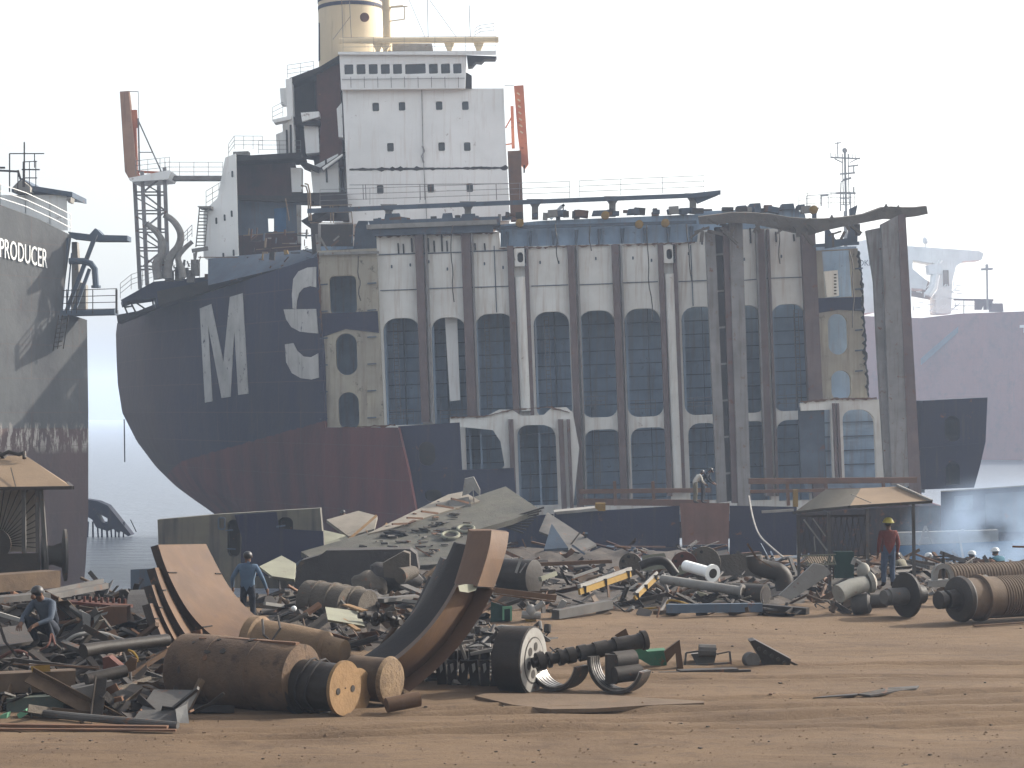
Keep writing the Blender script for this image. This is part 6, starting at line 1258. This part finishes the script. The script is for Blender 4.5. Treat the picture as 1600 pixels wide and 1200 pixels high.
for i,(a,w_,mt,lab) in enumerate((((895,902,935,888),4,'light_steel','short pale bar above the crane girder'),((893,906,932,890),3,'rust_brown','rust brown bar beside the short pale bar'),((877,893,888,912),4,'black_oil','black and white post leaning left of the crane girder'),((952,940,996,912),3,'light_steel','toothed pale rack slanting right of the crane girder'),((844,905,868,896),7,'pale_plate','pale sheet scrap behind the tan channel'),((905,920,945,905),9,'dark_steel','dark plate under the crane girder'),((1056,935,1062,912),3,'rust_brown','small brown upright right of the yellow edged beam'),((1075,944,1090,926),5,'light_steel','pale cream strip crossing the front of the middle scrap'),((1090,928,1150,946),8,'pale_plate','pale flat sheet under the long grey pipe'),((1168,850,1182,872),3,'tan_plate','orange lit curved strip above the fat elbow'),((1182,872,1205,886),2,'tan_plate','thin pale strip above the fat elbow'))):
    piece('scrap_bar',lab,'bar',mt,lambda q:q.pbar(*a,w_,50+i*.15,50.4+i*.15))
piece('yellow_box','small yellow box at the left foot of the middle scrap','box','yellow_paint',lambda q:q.hexa([P(820,965,46),P(838,962,46),P(838,970,46),P(822,974,46)],[P(820,965,46.4),P(838,962,46.4),P(838,970,46.4),P(822,974,46.4)]))
piece('green_locker','dark green cabinet with a light green door frame behind the wheel','cabinet','dark_green',lambda q:(q.hexa([P(767,940,46),P(798,950,46),P(798,970,46),P(766,972,46)],[P(767,940,47),P(798,950,47),P(798,970,47),P(766,972,47)]),q.mat(M('light_green',(.16,.36,.22),(.12,.28,.17),2)),q.pp([(785,948),(800,947),(800,970),(797,970),(797,951),(788,952),(788,969),(785,969)],45.9,.05),q.mat(mm['tan_plate']),q.pbar(768,937,792,946,2,45.8)))
piece('gate_valve','grey valve body with a handle left of the leaning plank','valve','light_steel',lambda q:(q.ball(P(830,955,46),(.12,.12,.16),12,8),q.tube([P(835,952,46),P(850,942,46)],.07,10),q.tube([P(824,940,46),P(828,955,46)],.03,8),q.tube([P(815,960,46),P(845,962,46)],.09,10)))
piece('leaning_slab','large pale grey slab leaning in the scrap left of the right shelter','slab','light_steel',lambda q:q.pp([(1217,930),(1272,880),(1288,884),(1300,895),(1236,938)],50,.12))
piece('hose','pale rope hanging from the low crossbeam to the scrap','rope','light_steel',lambda q:q.tube(chaikin([P(1170,775,84),P(1176,810,80),P(1186,838,76),P(1205,855,70),P(1225,872,66)],3),.035,6))
for i,(a,b,c,d) in enumerate(((1100,958,1180,962),(1215,945,1280,952),(1240,960,1300,955),(1262,948,1330,958))):
    pass
# ---- named pieces of the left heap
piece('tilted_slab','grey flat slab propped on edge at the foot of the left heap','slab','grey_steel',lambda q:q.prism([[P(206,1128,31.3),P(240,1077,32.4),P(304,1078,32.3),P(275,1130,31.2)]],(.05,.02,-.05)))
piece('slab_block','tan edged block under the propped slab','block','light_steel',lambda q:q.hexa([P(274,1108,31.3),P(292,1100,31.4),P(296,1134,31),P(278,1136,31)],[P(274,1108,31.6),P(292,1100,31.7),P(296,1134,31.4),P(278,1136,31.4)]))
piece('long_pipe','long grey pipe lying on the dirt at the bottom left','pipe','grey_steel',lambda q:q.tube([P(42,1112,31.6),P(120,1120,31.2),P(278,1134,30.7)],.06,10))
piece('flat_bar','thin tan edged flat bar lying in front of the long grey pipe','bar','rust_brown',lambda q:(q.bar(G(-60,1132,.04),G(262,1136,.04),.12,.04),q.bar(G(-60,1139,.03),G(275,1141,.03),.08,.03)))
piece('black_pipe','thick black pipe lying across the left heap','pipe','black_oil',lambda q:q.tube([P(130,1018,34.5),P(160,1012,34.8),P(262,1000,35.8)],[.13,.11,.11],14))
piece('machine_bed','long brown machine bed plate at the left edge','machine bed','wood_dark',lambda q:q.hexa([P(-40,1055,32.6),P(118,1048,32.8),P(118,1080,32.7),P(-40,1085,32.5)],[P(-40,1050,33.6),P(118,1044,33.8),P(118,1080,33.6),P(-40,1085,33.6)]))
piece('machine_bed','greenish grey casting on the dirt under the brown bed plate','machine bed','green_paint',lambda q:(q.mat(M('green_grey',(.09,.105,.085),(.06,.07,.06),2,rust=.3)),q.hexa([P(10,1092,32.1),P(108,1086,32.1),P(110,1116,32),P(10,1118,32)],[P(10,1086,33),P(108,1080,33),P(110,1112,33),P(10,1114,33)])))
piece('stone_casting','grey rounded long casting in the middle of the left heap','casting','grey_steel',lambda q:q.hexa([P(108,1078,31.9),P(175,1064,32.1),P(182,1090,32),P(110,1104,31.8)],[P(112,1070,32.8),P(170,1058,33),P(180,1084,32.8),P(110,1098,32.6)]))
piece('dark_roller','dark short roller on the grey rounded casting','roller','black_oil',lambda q:q.tube([P(135,1062,32.3),P(196,1048,32.7)],.1,14))
piece('box_bracket','open brown box bracket standing behind the black pipe','bracket','rust_brown',lambda q:(q.pp([(130,958),(170,948),(198,948),(198,972),(150,985),(130,982)],40,.4),q.mat(mm['light_steel']),q.pp([(128,955),(142,962),(140,984),(130,980)],39.8,.05),q.pp([(146,962),(168,956),(166,960),(154,964),(152,980),(148,981)],39.8,.05)))
piece('bolt_row_plate','long rusty flange plate with a row of bolts at the water side','plate','rust_red',lambda q:(q.bar(P(110,940,43),P(200,948,42.5),.4,.06),[q.box(P(132+k*9,936+k*.6,42.8),(.05,.05,.12)) for k in range(8)]))
piece('standing_lug','dark lug plate with a round hole standing at the water edge','lug','dark_steel',lambda q:q.pp([(186,922),(196,921),(203,928),(201,950),(186,950)],46,.15,[[(193+2*math.cos(R(a)),931+2.2*math.sin(R(a))) for a in range(0,360,45)]]))
piece('hooked_rod','thin hooked rod standing left of the lug plate','rod','dark_steel',lambda q:q.tube([P(172,932,46),P(176,932,46),P(177,948,46)],.03,6))
piece('dark_machine','dark rounded machine housing left of the curved plates','machine','dull_shell',lambda q:q.hexa([P(200,930,44),P(246,928,44),P(250,975,42),P(196,960,43)],[P(204,922,46),P(246,920,46),P(250,960,45),P(200,950,45)]))
piece('bent_hose','grey bent hose looping over the left heap','hose','light_steel',lambda q:q.tube(chaikin([P(100,1005,37),P(120,990,37),P(160,988,37.2),P(180,996,37.2),P(205,1004,37)],3),.035,7))
piece('red_hose','brown hose arching at the left edge heap','hose','rust_red',lambda q:(q.tube(chaikin([P(0,1028,36),P(20,1016,36),P(45,1020,36),P(50,1045,36)],3),.03,7),q.tube(chaikin([P(62,1016,36.5),P(78,1008,36.5),P(80,985,37),P(86,1008,36.5)],3),.02,6)))
piece('yellow_block','yellow painted block on the left heap','block','yellow_paint',lambda q:q.hexa([P(48,1041,32.5),P(78,1039,32.5),P(79,1049,32.5),P(50,1051,32.5)],[P(48,1041,32.8),P(78,1039,32.8),P(79,1049,32.8),P(50,1051,32.8)]))
piece('green_clamp','pale green clamp at the bottom left corner','clamp','light_green',lambda q:(q.pp([(0,1118),(12,1114),(10,1124),(0,1130)],31.4,.2),q.pp([(26,1116),(40,1108),(42,1116),(30,1124)],31.4,.2)))
piece('u_bracket','red brown U bracket with a light inner face in the left heap','bracket','rust_red',lambda q:(q.pp([(160,1028),(170,1026),(196,1048),(190,1054),(172,1044),(170,1056),(162,1056)],33,.3),q.mat(mm['tan_plate']),q.pp([(192,1040),(205,1026),(214,1030),(212,1046),(198,1052)],33.1,.04)))
piece('yellow_loop','yellow looped strap sticking out of the left heap','strap','yellow_paint',lambda q:q.tube(chaikin([P(200,1016,33.2),P(208,1018,33.2),P(215,1028,33.2),P(214,1034,33.2)],2),.02,6))
piece('long_bar','pair of long brown bars flat on the left heap','bars','tan_plate',lambda q:(q.pbar(20,1038,155,1042,2,32.9),q.pbar(95,1040,155,1045,2,32.8),q.mat(mm['dark_steel']),q.pbar(20,1030,150,1046,5,33.1)))
piece('pale_bar','pale bar slanting at the left edge behind the welder','bar','light_steel',lambda q:q.pbar(-5,958,42,972,6,39.6))
piece('deck_grating','slanted dark plate left of the welder','plate','dark_steel',lambda q:q.prism([[P(-30,985,37.5),P(40,975,39),P(60,1000,37.5),P(-30,1015,36.5)]],(0,0,-.06)))

# ---- crankcase row in the shade below the curved channels
for k in range(7):
    x=690+k*17; q=Mb(mm['black_oil']); D=35.9-k*.05; q.box(P(x,1052,D),(.16,.5,.5),Matrix.Rotation(.1*(k%3-1),3,'Y')); q.lathe(P(x,1030,D),(0,0,1),[(0,.09),(.16,.09),(.18,.05)],12); q.mat(mm['light_steel']); q.pp([(x-4,1038),(x+1,1036),(x+2,1046),(x-2,1052)],D-.27,.02)
    o=solo(q,'crankcase_block','black crankcase block in the dark row left of the holed wheel','engine part','black crankcase blocks standing in a row')
for i,(a,lab) in enumerate((((700,1010,742,1000,4),'pale bar leaning on the black crankcase row, left one'),((735,1022,785,1012,5),'wide pale bar lying on the black crankcase row'),((716,1000,728,1030,5),'upright pale bracket behind the black crankcase row'))):
    q=Mb(mm['light_steel']); q.pbar(*a,35.6); solo(q,'scrap_bar',lab,'bar')
